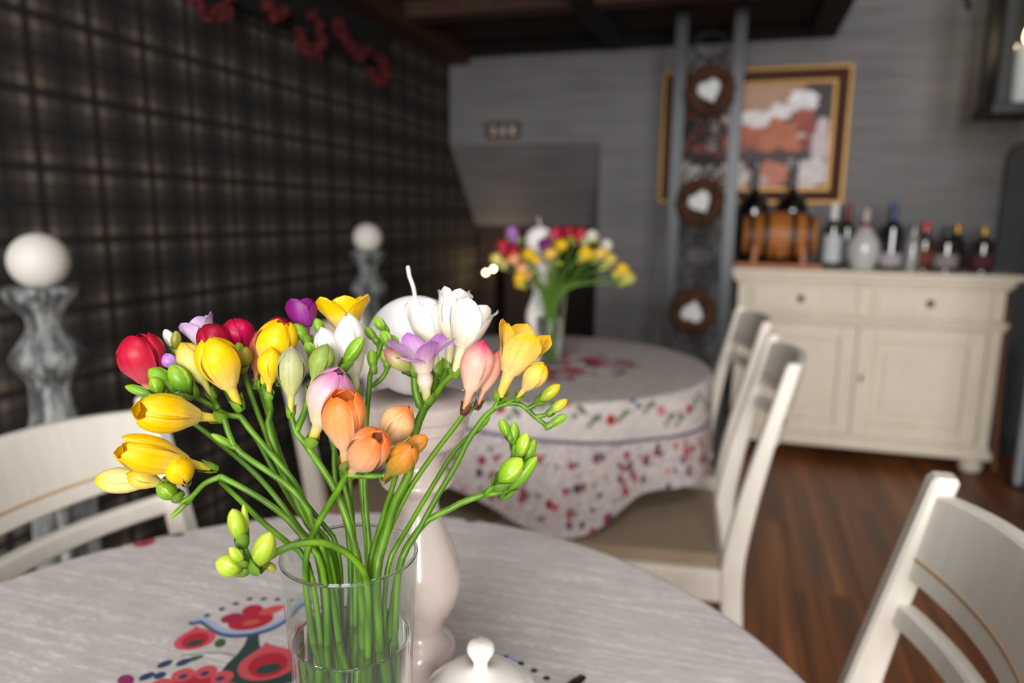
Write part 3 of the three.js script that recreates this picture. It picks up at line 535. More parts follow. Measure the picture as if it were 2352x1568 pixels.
{
  const dark = glassy('#0b0d0c'), brown = glassy('#1a0d08'), green = glassy('#2a3314'), clear = glassy(new THREE.Color(0.86, 0.88, 0.87), 0.8);
  const mag = [[0, 0.001], [0.071, 0.001], [0.078, 0.012], [0.08, 0.25], [0.074, 0.3], [0.055, 0.345], [0.026, 0.375], [0.019, 0.40], [0.018, 0.505], [0.019, 0.52], [0.006, 0.52]];
  bottle('big black magnum bottle standing behind the barrel hoops nearest the iron column', 0.085, -4.0, mag, dark, { ring: [0.40, 0.5, 0.0195, '#4d5157'] });
  bottle('big black magnum bottle standing behind the barrel, nearer to the white capped bottle', 0.27, -4.0, mag, dark, { ring: [0.40, 0.5, 0.0195, '#4d5157'] });
  bottle('olive green bottle with white capsule and tall white label beside the barrel', 0.452, -3.82, wine(0.305, 0.038), green, { label: [0.03, 0.16, '#c4c8d0'], cap: [0.225, 0.31, 0.0185, '#d8d8d6'] });
  bottle('dark bottle with red capsule behind the white oval flask', 0.525, -3.9, wine(0.3, 0.037), dark, { label: [0.03, 0.14, '#77777a'], cap: [0.22, 0.305, 0.0185, '#6a1d24'] });
  bottle('white oval flask with a red neck band', 0.59, -3.80, flaskP(0.30, 0.072), phy({ color: '#dcdcdc', roughness: 0.25, transmission: 0.25, thickness: 0, clearcoat: 1, clearcoatRoughness: 0.05 }), { cap: [0.235, 0.285, 0.0165, '#b9a9a4'], ring: [0.2, 0.225, 0.0225, '#7a1a26'] });
  bottle('dark red wine bottle with blue capsule and low white label', 0.712, -3.83, wine(0.305, 0.05), dark, { label: [0.02, 0.08, '#a8a2a6'], cap: [0.225, 0.315, 0.0185, '#2e3f6b'] });
  bottle('slim clear glass bottle between the blue and red capped bottles', 0.80, -3.80, squat(0.2, 0.03), clear, { cap: [0.185, 0.21, 0.0175, '#77777a', 0.8] });
  bottle('amber brown bottle with a bright red cap', 0.857, -3.84, squat(0.215, 0.036), glassy('#3a1a0c'), { label: [0.03, 0.1, '#6b3526'], cap: [0.19, 0.228, 0.0185, '#b3261c'] });
  bottle('black squat bottle with black cap and pale label', 0.945, -3.82, squat(0.2, 0.052), brown, { label: [0.02, 0.08, '#8a807e'], cap: [0.175, 0.206, 0.018, '#17171a'] });
  bottle('dark bottle with gold cap behind the pale labelled squat bottle', 1.005, -3.91, squat(0.21, 0.038), brown, { cap: [0.18, 0.214, 0.018, '#b58a2c', 0.6] });
  bottle('dark squat bottle with gold cap and wine red label beside the dark board', 1.095, -3.83, squat(0.2, 0.052), brown, { label: [0.02, 0.085, '#4a2228'], cap: [0.172, 0.205, 0.018, '#b9953f', 0.6] });
}

// ------------------------------------------------------------------ right of the sideboard
{
  const t = thing('dark_board', 'tall charcoal board with rounded top corner standing against the back wall', 'board', [1.225, 0, ZB + 0.004]);
  const s = new THREE.Shape(); s.moveTo(0, 0); s.lineTo(0, 1.44); s.quadraticCurveTo(0, 1.53, 0.09, 1.53); s.lineTo(0.72, 1.53); s.quadraticCurveTo(0.8, 1.53, 0.8, 1.44); s.lineTo(0.8, 0); s.closePath();
  part('panel', metreUV(new THREE.ExtrudeGeometry(s, { depth: 0.03, bevelEnabled: true, bevelSize: 0.004, bevelThickness: 0.004, bevelSegments: 2 })), std({ color: '#3b3d40', roughness: 0.7 }), t);
  part('foot_rail', boxy(0.0, 0.8, 0.02, 0.08, 0.036, 0.055), std({ color: '#2b2c2e', roughness: 0.7 }), t);
}
{
  const t = thing('leaning_stick', 'brown wooden stick leaning on the dark board by the sideboard end', 'stick', [0, 0, 0]);
  part('shaft', tube([[1.225, 0.008, -3.74], [1.245, 0.35, -3.86], [1.275, 0.74, -3.99]], 0.010), std({ color: '#7a4b26', roughness: 0.6 }), t);
}
{
  const t = thing('metal_post', 'pale grey metal post standing on the floor beside the sideboard foot', 'post', [1.262, 0, -3.56]);
  part('pole', boxy(-0.016, 0.016, 0.01, 0.62, -0.016, 0.016, 0.005), std({ color: '#b9c2cc', roughness: 0.4, metalness: 0.3 }), t);
  part('foot_plate', box(0.09, 0.012, 0.12, 0.01, 0.006, 0, 0.004), M.iron, t);
}
{ // black lantern hanging in front of the back wall
  const t = thing('lantern', 'black framed glass lantern with a lit white candle', 'lantern', [1.075, 1.60, -3.52]);
  const w = 0.245, h = 0.62, f = 0.05;
  for (const [a, b] of [[-1, 1], [1, 1], [-1, -1], [1, -1]]) part('corner_post', box(f, h, f, a * (w - f) / 2, h / 2, b * (w - f) / 2, 0.006), M.black, t);
  part('base', box(w + 0.02, 0.045, w + 0.02, 0, 0.0, 0, 0.006), M.black, t);
  part('roof', join([box(w + 0.02, 0.05, w + 0.02, 0, h, 0, 0.006), new THREE.ConeGeometry(0.16, 0.12, 4).rotateY(Math.PI / 4).translate(0, h + 0.08, 0)].map((g) => g)), M.black, t);
  part('hanger', tube([[0, h + 0.13, 0], [0, 1.1, 0], [0, HC - 1.6, 0]], 0.005), M.black, t);
  for (const [x, z, ry] of [[0, w / 2 - 0.03, 0], [0, -w / 2 + 0.03, 0], [w / 2 - 0.03, 0, 1], [-w / 2 + 0.03, 0, 1]]) part('glass_pane', new THREE.BoxGeometry(w - 2 * f, h - 0.06, 0.003).rotateY(ry * Math.PI / 2).translate(x, h / 2, z), M.glass, t);
  part('candle', lathe([[0, 0.03], [0.036, 0.03], [0.036, 0.25], [0.026, 0.255], [0, 0.25]], 28).translate(0, 0, 0), M.wax, t);
  part('candle_flame', smoothLathe([[0, 0.262], [0.012, 0.28], [0.009, 0.31], [0, 0.335]], 14), std({ color: '#000000', emissive: new THREE.Color(1.0, 0.72, 0.36), emissiveIntensity: 14 }), t);
  const l = new THREE.PointLight(new THREE.Color(1, 0.72, 0.4), 0.12, 0, 2); l.name = 'lantern_flame_light'; l.position.set(0, 0.29, 0); l.castShadow = true; t.add(l);
}
{ // two warm bulbs on a bracket inside the recess
  const t = thing('wall_lamp', 'small wall lamp with two glowing warm bulbs in the dark recess', 'lamp', [-1.508, 0.81, -4.42]);
  part('bracket', tube([[-0.14, 0.02, -0.05], [-0.06, -0.03, -0.03], [-0.024, -0.03, 0], [0.0, -0.03, 0], [0.022, -0.01, 0]], 0.005), M.brass, t);
  for (const [x, y] of [[-0.0265, -0.013], [0.0255, 0.012]]) part('bulb', new THREE.SphereGeometry(0.009, 16, 12).translate(x, y, 0), std({ color: '#000000', emissive: new THREE.Color(1, 0.78, 0.42), emissiveIntensity: 30 }), t);
  const l = new THREE.PointLight(new THREE.Color(1, 0.7, 0.38), 0.08, 0, 2); l.name = 'wall_lamp_light'; l.position.set(0.0255, 0.012, 0); l.castShadow = true; t.add(l);
}

// ------------------------------------------------------------------ distressed posts with white balls, red garland
{
  const dis = dataTex(256, (x, y) => { const i = y * 2 * 512 + x * 2, v = 0.5 * coarse[i] + 0.3 * grain3[i] + 0.25 * mid[i] + 0.35 * fine[i], k = sstep(0.42, 1.0, v); return [lerp(52, 158, k), lerp(54, 160, k), lerp(56, 158, k)]; });
  const pm = std({ map: rep(dis, 3, 2), roughness: 0.8 }), pm2 = std({ map: rep(dis, 7, 1.6), roughness: 0.8 });
  const t = thing('newel_post', 'grey distressed turned post topped by a white ball, behind the chair back', 'post', [-1.31, 0, -1.087], 0, 'distressed posts with white balls');
  const c = 1.063;
  part('turned_top', smoothLathe([[0, c - 0.05], [0.05, c - 0.048], [0.066, c - 0.052], [0.068, c - 0.066], [0.056, c - 0.085], [0.036, c - 0.11], [0.035, c - 0.135], [0.05, c - 0.16], [0.067, c - 0.188], [0.064, c - 0.21], [0.044, c - 0.235], [0.041, c - 0.26], [0.043, c - 0.31], [0.05, c - 0.345], [0.03, c - 0.35]], 36, 4), pm, t);
  part('square_shaft', box(0.088, c - 0.345, 0.088, 0, (c - 0.345) / 2, 0, 0.006), pm2, t);
  part('ball', new THREE.SphereGeometry(0.055, 40, 28).translate(0, c, 0), std({ color: '#d6d2ca', roughness: 0.6 }), t);
  copyOf(t, 'grey distressed turned post topped by a white ball, against the bare tartan wall', [-1.343, 0.01, -2.49], 0.6).scale.setScalar(1);
}
{
  const t = thing('berry_garland', 'dark red berry garland draped along the top of the tartan wall', 'garland', [0, 0, 0]);
  const mat = std({ color: '#55060f', roughness: 0.7 }), ico = new THREE.IcosahedronGeometry(0.009, 1);
  const strands = [[[1.80, -1.87], [1.775, -1.92], [1.755, -1.96], [1.78, -2.02], [1.83, -2.06]], [[1.87, -2.24], [1.845, -2.29], [1.835, -2.32], [1.87, -2.36]], [[1.905, -2.53], [1.875, -2.575], [1.82, -2.59], [1.775, -2.56], [1.755, -2.51], [1.79, -2.45], [1.815, -2.44]], [[1.92, -2.70], [1.875, -2.77], [1.845, -2.83], [1.825, -2.91], [1.86, -2.95]], [[1.855, -3.04], [1.835, -3.10], [1.79, -3.13], [1.755, -3.09], [1.745, -3.04], [1.78, -2.97]]];
  for (const s of strands) {
    const c = new THREE.CatmullRomCurve3(s.map(([y, z]) => V3(XL + 0.075, y, z))), n = Math.ceil(c.getLength() / 0.0065), list = [tube(s.map(([y, z]) => V3(XL + 0.075, y, z)), 0.003, 5, 5)];
    for (let i = 0; i < n; i++) { const p = c.getPointAt((i + 0.5) / n); for (let k = 0; k < 2; k++) list.push(ico.clone().translate(p.x + rr(-0.016, 0.016), p.y + rr(-0.016, 0.016), p.z + rr(-0.016, 0.016))); }
    part('berry_strand', join(list), mat, t);
  }
}

// ------------------------------------------------------------------ candle holders with ball candles
function candlestick(label, label2, x, z, mat, k = 1) {
  const t = thing('candle_holder', label, 'candle holder', [x, TH + 0.0005, z], 0, 'white turned candle holders');
  part('turned_stick', smoothLathe([[0, 0.0], [0.046, 0.0], [0.049, 0.006], [0.046, 0.014], [0.034, 0.022], [0.0285, 0.030], [0.029, 0.044], [0.0275, 0.052], [0.0195, 0.062], [0.021, 0.070], [0.030, 0.088], [0.0335, 0.105], [0.031, 0.125], [0.0215, 0.150], [0.0165, 0.168], [0.018, 0.180], [0.0275, 0.188], [0.0285, 0.193], [0.024, 0.199], [0.0205, 0.206], [0.0235, 0.214], [0.034, 0.222], [0.0375, 0.229], [0.038, 0.234], [0.0405, 0.236], [0.041, 0.243], [0.0435, 0.246], [0.044, 0.254], [0.041, 0.2565], [0.03, 0.2575], [0, 0.2575]], 56, 4), mat, t);
  const c = thing('ball_candle', label2, 'candle', [x, TH + 0.258 * k, z], 0, 'white ball candles'); t.scale.setScalar(k); c.scale.setScalar(k);
  const b = part('wax_ball', new THREE.SphereGeometry(0.0378, 56, 40).translate(0, 0.0395, 0), M.wax, c);
  part('wick', tube([[0, 0.075, 0], [-0.001, 0.084, 0.001], [-0.0045, 0.092, 0], [-0.006, 0.0985, -0.001]], 0.0014, 8, 4), M.wick, c);
  return t;
}
candlestick('glossy pale pink white candle holder, directly behind the glass vase near the sugar bowl', 'round white ball candle with tall wick standing behind the freesias', -0.2267, -0.4919, M.ceramic);
candlestick('glossy white candle holder, behind the blurred bouquet on the other table', 'round white ball candle rising out of the blurred bouquet', -0.512, -1.93, M.porcelain, 1.1);

// ------------------------------------------------------------------ sugar bowl, teaspoon
{
  const t = thing('sugar_bowl', 'white porcelain sugar bowl with a knobbed lid on the tablecloth', 'sugar bowl', [-0.152, TH + 0.0005, -0.430]);
  part('bowl', smoothLathe([[0, 0], [0.024, 0], [0.026, 0.004], [0.034, 0.018], [0.042, 0.038], [0.041, 0.058], [0.0395, 0.064], [0.037, 0.062], [0.036, 0.05], [0, 0.012]], 44), M.porcelain, t);
  const l = part('lid', smoothLathe([[0.0385, 0.0645], [0.0392, 0.0665], [0.036, 0.070], [0.026, 0.0775], [0.012, 0.0815], [0.0055, 0.0835]], 44), M.porcelain, t);
  part('knob', smoothLathe([[0.006, 0.082], [0.0052, 0.087], [0.0075, 0.092], [0.0098, 0.097], [0.0085, 0.1015], [0.004, 0.1035], [0, 0.1038]], 32), M.porcelain, l);
}
{
  const t = thing('teaspoon', 'silver teaspoon lying on the tablecloth beside the sugar bowl', 'spoon', [-0.1027, TH + 0.002, -0.5565], -0.36);
  part('handle', loft([[0, 0.0035], [0.01, 0.005], [0.03, 0.0042], [0.06, 0.003], [0.085, 0.0026]].map(([z, w]) => { const y = 0.002 + 0.004 * Math.sin(z / 0.085 * 3.1); return [V3(-w, y, z), V3(-w * 0.5, y + 0.001, z), V3(w * 0.5, y + 0.001, z), V3(w, y, z), V3(0, y - 0.001, z)]; })), M.silver, t);
  part('spoon_bowl', new THREE.SphereGeometry(0.014, 20, 10, 0, Math.PI * 2, Math.PI / 2, Math.PI / 2).scale(0.8, 0.35, 1.3).translate(0, 0.0055, 0.102), std({ color: '#c9c6c2', roughness: 0.2, metalness: 1, side: THREE.DoubleSide }), t);
}

// ------------------------------------------------------------------ freesias
const VERT = (o) => phy({ vertexColors: true, side: THREE.DoubleSide, ...o });
const veinTex = (() => { const a = streak(512, 46, 3, 31), b = streak(512, 120, 5, 32), c = noise2(512, 14, 33); return dataTex(512, (x, y, i) => { const v = 255 * (0.925 + 0.055 * a[i] + 0.03 * b[i] + 0.04 * (c[i] - 0.5)); return [Math.min(255, v + 5), Math.min(255, v), Math.min(255, v - 3)]; }); })();
M.petal = VERT({ map: veinTex, bumpMap: veinTex, bumpScale: 0.0002, roughness: 0.4, transmission: 0.2, thickness: 0, specularIntensity: 0.55 });
M.green = VERT({ roughness: 0.38, specularIntensity: 0.8 });
const L = (h) => { const c = new THREE.Color(h); return [c.r, c.g, c.b]; };
const mix3 = (a, b, t) => [lerp(a[0], b[0], t), lerp(a[1], b[1], t), lerp(a[2], b[2], t)];
// petal dyes: tube, foot of the petal, middle, tip, and the inner face
const DYE = {
  yellow: ['#e0cc40', '#fae27a', '#ffd800', '#ffd000', '#ffc400'], yellowbud: ['#dccf58', '#f2da3c', '#ffd60a', '#ffcc00', '#ffc400'], paleyellow: ['#dcd98a', '#f4ec9c', '#f8ee96', '#f6da2e', '#f4cf20'], paleyellow2: ['#cfcf6a', '#eee27c', '#f5df58', '#f3cd18', '#f0c400'],
  greenyellow: ['#b9bf55', '#cfd274', '#dcd878', '#f3cf26', '#f2c600'], creamyellow: ['#e6c850', '#f6dc90', '#fadd70', '#ffc800', '#ffbc00'], crimson: ['#e6c98c', '#e0586a', '#cc1c40', '#c00c34', '#a81034'], red: ['#d8808c', '#c01c44', '#ac0c34', '#9c0a2c', '#7a0c28'], magentared: ['#d88090', '#d01458', '#c60650', '#c00a3c', '#980a3e'],
  peachred: ['#d8a060', '#d88a58', '#d47058', '#c05060', '#b04048'], lilac: ['#cdb6d8', '#c496d6', '#b57ad0', '#a868c4', '#a060c0'], whitelilac: ['#e6e2dc', '#e9e4ea', '#dccbe6', '#c8a6da', '#cbb0dc'], mauve: ['#dccf50', '#f2ebc4', '#eccfd4', '#cf7fb4', '#c8809c'], palegreen: ['#cfd060', '#c8d08a', '#bcc690', '#b3b090', '#c0c890'], greenbud: ['#c4cf62', '#a9c063', '#98b255', '#8fa650', '#a0b860'],
  purple: ['#b878b8', '#9a3a98', '#8c1f86', '#7c1278', '#701070'], white: ['#dfe0a8', '#ece9d8', '#efedea', '#f0eeec', '#e9e7de'], whiteopen: ['#dedf9e', '#ece9d4', '#efedea', '#f1eeec', '#ebe8e0'], orange: ['#e2b070', '#fad0a8', '#fbab66', '#fb7a1e', '#f86c14'], peach: ['#e6b878', '#fbdcb8', '#fbbc8a', '#fb7c2c', '#f85e10'], peachlight: ['#e6c07c', '#fbe6b4', '#fbd49a', '#f98a40', '#f87828'],
  amber: ['#9c7a2a', '#b9ac3e', '#cf9a34', '#d9812c', '#d0701c'], lilacopen: ['#cfd07a', '#e8dfc8', '#cfa2d8', '#b46cc6', '#c79ad8'], hotpink: ['#e6a07c', '#f6d2b8', '#f4bcae', '#f01c74', '#e04080'], salmon: ['#dc9a7c', '#eec0a0', '#eba898', '#e2607a', '#e06070'],
};
for (const k in DYE) DYE[k] = DYE[k].map(L);
const BUD = { green: ['#4d7a1e', '#6c9c1c', '#8ab42c'], lime: ['#7c9a22', '#9cba2c', '#bccc4c'], olive: ['#5d6a20', '#828226', '#9c8a34'], white: ['#b8c690', '#eceae0', '#f4f3f0'], lilac: ['#a884b8', '#b07ccb', '#a866c6'], amber: ['#8f8a2c', '#c08f30', '#d67f28'], pinkgreen: ['#7f8a44', '#a9a366', '#a8526c'], yellowgreen: ['#6f9426', '#a8b02a', '#c8b81c'], greenyellowbud: ['#5f8c1c', '#82b01e', '#b4cc38'] };
for (const k in BUD) BUD[k] = BUD[k].map(L);
const GREEN = L('#3f660a'), GREEN2 = L('#639014'), MAROON = L('#5a1426');
function frame(B, T, roll) {                                        // matrix: local +y runs from B to T
  const y = T.clone().sub(B).normalize(), q = new THREE.Quaternion().setFromUnitVectors(V3(0, 1, 0), y);
  return new THREE.Matrix4().compose(B, q.multiply(new THREE.Quaternion().setFromAxisAngle(V3(0, 1, 0), roll)), V3(1, 1, 1));
}
function colored(g, cols) { g.setAttribute('color', new THREE.Float32BufferAttribute(cols, 3)); return g; }
// one petal: midrib (r, y), half width w(t) wrapped round radius rho(t)
function petalGeo(phi, rib, wf, rho, dye, m4, hi, wave = 0, sd = 1) {
  const nt = hi ? 16 : 8, ns = hi ? 10 : 6, pos = [], col = [], uv = [], idx = [], c = new THREE.SplineCurve(rib.map(([r, y]) => new THREE.Vector2(r, y))), v = V3(0, 0, 0), cp = Math.cos(phi), sp = Math.sin(phi);
  const side = [];
  for (let i = 0; i <= nt; i++) {
    const t = i / nt, p = c.getPoint(t), w = wf(t), R = rho(t, p.x);
    for (let j = 0; j <= ns; j++) {
      const s = j / ns * 2 - 1, a = s * Math.min(w / R, 1.5), edge = Math.abs(s) ** 3;
      const x = p.x - R + R * Math.cos(a) + wave * edge * Math.sin(t * 7 + sd) * t, z = R * Math.sin(a), y = p.y - edge * w * 0.35 * t + wave * Math.sin(s * 5 + sd * 2) * t * t * 0.8;
      v.set(x * cp - z * sp, y, x * sp + z * cp).applyMatrix4(m4); pos.push(v.x, v.y, v.z); uv.push(j / ns, t);
      const stripe = 0.94 + 0.06 * Math.sin(s * 17 + sd * 5) * Math.sin(t * 3) + 0.04 * Math.sin(s * 41 + sd);
      let k = t < 0.55 ? mix3(dye[1], dye[2], sstep(0.12, 0.55, t)) : mix3(dye[2], dye[3], sstep(0.55, 0.95, t)); k = mix3(k, dye[3], 0.35 * edge * t); if (Math.abs(s) > 0.86) k = mix3(k, dye[1], 0.4);
      side.push([k.map((q) => q * stripe), mix3(mix3(dye[1], dye[4], Math.min(1, t * 1.6)), dye[3], 0.3 * t).map((q) => q * stripe)]);
    }
  }
  for (const [o] of side) col.push(...o);
  const W = ns + 1;
  for (let i = 0; i < nt; i++) for (let j = 0; j < ns; j++) { const a = i * W + j, b = a + W; idx.push(a, a + 1, b, b, a + 1, b + 1); }
  const g = new THREE.BufferGeometry(); g.setAttribute('position', new THREE.Float32BufferAttribute(pos, 3)); g.setAttribute('uv', new THREE.Float32BufferAttribute(uv, 2)); colored(g, col); g.setIndex(idx); g.computeVertexNormals(); return g;
}
function bloom(parent, kind, B, T, W, open, roll, hi = true) {
  const dye = DYE[kind], len = B.distanceTo(T), m4 = frame(B, T, roll), R = W / 2, o = new THREE.Group(); o.name = 'bloom'; parent.add(o);
  const wide = kind === 'lilacopen', flare = open > 0.68 || kind === 'whiteopen';
  const y0 = wide ? 0.30 : 0.24, rt = Math.min(0.0032, R * 0.22);
  // slim tube under the petals
  const prof = wide ? [[rt * 0.8, 0], [rt * 0.9, 0.16], [rt * 1.5, 0.32], [R * 0.2, 0.46], [R * 0.27, 0.58]] : flare ? [[rt * 0.8, 0], [rt, 0.2], [R * 0.28, 0.34], [R * 0.46, 0.46]] : [[rt * 0.8, 0], [rt, 0.14], [R * 0.27, 0.235], [R * 0.47, 0.33], [R * 0.68, 0.44]];
  const tg = smoothLathe(prof.map(([r, y]) => [r, y * len]), hi ? 18 : 10, 4), tc = [], tp = tg.attributes.position;
  for (let i = 0; i < tp.count; i++) { const t = tp.getY(i) / (len * prof[prof.length - 1][1]); tc.push(...(wide ? (t < 0.5 ? mix3(dye[0], dye[1], t * 2) : mix3(dye[1], dye[2], (t - 0.5) * 1.2)) : mix3(dye[0], dye[1], sstep(0.15, 0.9, t)))); }
  part('tube', colored(tg, tc).applyMatrix4(m4), M.petal, o);
  for (let k = 0; k < 6; k++) {
    const inner = k > 2, phi = (k % 3) * 2.0944 + (inner ? 1.0472 : 0) + Math.sin(k * 5 + roll) * 0.06, sh = 1 - 0.03 * ((k * 7 + Math.floor(roll * 10)) % 4) / 3;
    let rib, wf, rho, wave = 0;
    if (wide) {
      const f = inner ? 0.96 : 1, up = [0.02, -0.06, 0.03, 0.1, 0.05, 0.0][k];
      rib = [[R * 0.24, 0.50], [R * 0.34, 0.66], [R * 0.52 * f, 0.80 + up * 0.4], [R * 0.80 * f, 0.92 + up], [R * 1.0 * f, 0.99 + up * 1.5]].map(([r, y]) => [r, y * len]);
      wf = (t) => R * 0.40 * Math.min(1, 0.5 + t * 0.9) * Math.sqrt(Math.max(0, 1 - t ** 5)) + 0.0002; rho = (t, r) => Math.max(R * 0.3, r * lerp(1, 0.6, t)); wave = R * 0.02;
    } else if (flare) {
      const f = inner ? 0.86 : 1, e = lerp(0.8, 1.12, sstep(0.5, 1, open));
      rib = [[R * 0.36, 0.36], [R * 0.6 * f, 0.52], [R * 0.78 * f, 0.70], [R * 0.92 * f * e, 0.88], [R * (inner ? 0.82 : 1.02) * e, 1.0 * sh]].map(([r, y]) => [r, y * len]);
      wf = (t) => R * 0.76 * Math.min(1, 0.62 + t * 0.75) * Math.sqrt(Math.max(0, 1 - t ** 8)) + 0.0002; rho = (t, r) => Math.max(R * 0.4, r * 1.02); wave = R * (kind === 'whiteopen' ? 0.09 : 0.04);
    } else {
      const f = inner ? 0.86 : 1.0, tip = R * Math.max(0.004, lerp(-0.12, 0.9, open)) * (inner ? 0.9 : 1), top = (inner ? lerp(0.985, 0.95, open) : 1) * sh;
      rib = [[R * 0.40, 0.28], [R * 0.66 * f, 0.41], [R * 0.93 * f, 0.57], [R * lerp(0.93, 1.02, open) * f, 0.76], [lerp(R * 0.52, R * 0.96, open) * f, 0.915 * top], [tip, top]].map(([r, y]) => [r, y * len]);
      wf = (t) => R * (inner ? 1.1 : 0.88) * Math.min(1, 0.55 + t * 1.1) * Math.sqrt(Math.max(0, 1 - t ** 7)) * lerp(1, 0.8, sstep(0.55, 1, t)) + 0.0002; rho = (t, r) => Math.max(R * 0.16, r);
      wave = R * 0.02;
    }
    part('petal', petalGeo(phi, rib, wf, rho, dye, m4, hi, wave, k * 1.7 + roll), M.petal, o);
  }
  if (hi) sheath(o, B, T, Math.min(len * 0.2, 0.011), Math.max(rt * 1.3, 0.0026), kind === 'hotpink' || kind === 'salmon' ? MAROON : kind === 'peach' || kind === 'orange' || kind === 'amber' ? L('#6b6a22') : GREEN2, roll);
  if (hi && (wide || open > 0.5)) { const g = join2([0, 1, 2].map((k) => tube([[0, len * 0.4, 0], [Math.cos(k * 2.1 + roll) * R * 0.12, len * 0.62, Math.sin(k * 2.1 + roll) * R * 0.12], [Math.cos(k * 2.1 + roll) * R * 0.2, len * 0.74, Math.sin(k * 2.1 + roll) * R * 0.2]], (q) => 0.0005 + (q > 0.75 ? 0.0007 : 0), 6, 5))).applyMatrix4(m4); part('stamens', g, std({ color: '#f0ead0', roughness: 0.7 }), o); }
  return o;
}
function join2(l) { return join(l); }
// two pointed green bracts clasping a flower's foot
function sheath(parent, B, T, h, r, col, roll) {
  const m4 = frame(B.clone().addScaledVector(T.clone().sub(B).normalize(), -h * 0.42), T, roll), d2 = mix3(col, [1, 1, 0.5], 0.04);
  for (const s of [0, 1]) {
    const rib = [[r * 0.7, 0], [r * 1.05, h * 0.35], [r * 1.12, h * 0.75], [r * 1.3, h * (s ? 0.98 : 1.12)]];
    part('bract', petalGeo(s * 3.14 + 0.4, rib, (t) => r * 1.5 * Math.sqrt(Math.max(0, 1 - t ** 3)) + 0.0001, (t, x) => Math.max(x, r * 0.6), [col, col, d2, mix3(d2, L('#8a9a3a'), 0.4), d2], m4, false), M.green, parent);
  }
}
function bud(parent, kind, B, T, W, hi = true) {
  const c = BUD[kind], len = B.distanceTo(T), roll = B.x * 900 + B.y * 700, m4 = frame(B, T, roll), o = new THREE.Group(); o.name = 'bud'; parent.add(o);
  const n = hi ? 36 : 10, k = hi ? 18 : 8, R = W / 2, pos = [], col = [], idx = [];
  const v = V3(0, 0, 0), f = (t) => Math.pow(Math.max(0, 1 - Math.pow(Math.abs(t - 0.5) / 0.5, t < 0.5 ? 2.0 : 2.15)), 0.66) * lerp(0.86, 1, sstep(0, 0.5, t));
  for (let i = 0; i <= k; i++) for (let j = 0; j <= n; j++) {
    const t = i / k, a = j / n * 6.2832, saw = ((a * 3 / 6.2832 + t * 0.35 + 0.21) % 1 + 1) % 1, lap = sstep(0.12, 0.45, t), groove = saw > 0.9 ? 0 : 1, r = R * Math.max(0.02, f(t)) * (1 - lap * (0.11 - 0.13 * Math.pow(saw, 0.8)));
    v.set(Math.cos(a) * r, t * len, Math.sin(a) * r).applyMatrix4(m4); pos.push(v.x, v.y, v.z);
    const q = t < 0.55 ? mix3(c[0], c[1], t / 0.55) : mix3(c[1], c[2], (t - 0.55) / 0.45), st = 0.95 + 0.05 * Math.sin(a * 12 + t * 3), rim = kind === 'lime' || kind === 'greenyellowbud' || kind === 'green' ? 0.5 * (1 - groove) * lap : 0.12 * (1 - groove);
    col.push(...mix3(q, [0.62, 0.6, 0.1], rim).map((x) => x * st));
  }
  for (let i = 0; i < k; i++) for (let j = 0; j < n; j++) { const a = i * (n + 1) + j, b = a + n + 1; idx.push(a, b, a + 1, a + 1, b, b + 1); }
  const g = new THREE.BufferGeometry(); g.setAttribute('position', new THREE.Float32BufferAttribute(pos, 3)); colored(g, col); g.setIndex(idx); g.computeVertexNormals();
  part('bud_body', g, M.green, o);
  if (hi) sheath(o, B, T, Math.min(len * 0.42, 0.011), R * 0.72, kind === 'olive' || kind === 'amber' ? L('#6a6322') : mix3(GREEN, GREEN2, 0.5), roll);
  return o;
}
function stemMesh(parent, name, pts, r0, r1, hi = true) {
  const g = tube(pts, (t) => lerp(r0, r1, t), hi ? 10 : 6, hi ? 5 : 3), p = g.attributes.position, c = [];
  for (let i = 0; i < p.count; i++) { const q = 0.5 + 0.5 * Math.sin(p.getX(i) * 900 + p.getZ(i) * 700 + p.getY(i) * 60), k = mix3(GREEN, GREEN2, q * 0.8); c.push(...k); }
  return part(name, colored(g, c), M.green, parent);
}
const VASE = [-0.2044,0.7655,-0.3479];
{
  const t = thing('glass_vase', 'tapered clear glass vase half full of water with bright freesia stems', 'vase', VASE, 0, 'clear glass vases');
  const hv = 0.1997, ro = 0.0395, rb = 0.0285, th = 0.0016;
  part('glass_wall', lathe([[rb - 0.004, 0.0], [rb, 0.002], [rb + 0.0006, 0.008], [ro - 0.0002, hv - 0.0016], [ro - 0.0004, hv - 0.0004], [ro - 0.0008, hv], [ro - 0.0012, hv - 0.0004], [ro - th, hv - 0.0016], [rb - th + 0.0006, 0.008]], 96), M.glass, t);
  part('glass_base', lathe([[0, 0.0], [rb - 0.004, 0.0], [rb - th, 0.0055], [0, 0.0055]], 48), M.glass, t);
  const hw = 0.146, rw = (y) => lerp(rb, ro, (y - 0.004) / hv) - th - 0.0003;
  part('rim', new THREE.TorusGeometry(ro - 0.0008, 0.00105, 10, 96).rotateX(Math.PI / 2).translate(0, hv, 0), M.glassSolid, t);
  part('meniscus', new THREE.TorusGeometry(lerp(rb, ro, 0.142 / hv) - th - 0.0012, 0.0009, 8, 96).rotateX(Math.PI / 2).translate(0, 0.1464, 0), M.waterSolid, t);
  part('water', lathe([[0, 0.0058], [rw(0.0058), 0.0058], [rw(hw), hw + 0.0007], [rw(hw) - 0.0012, hw], [0, hw]], 72), M.water, t);
}
const mmv = ([x, y, z]) => V3(x / 1000, y / 1000, z / 1000);
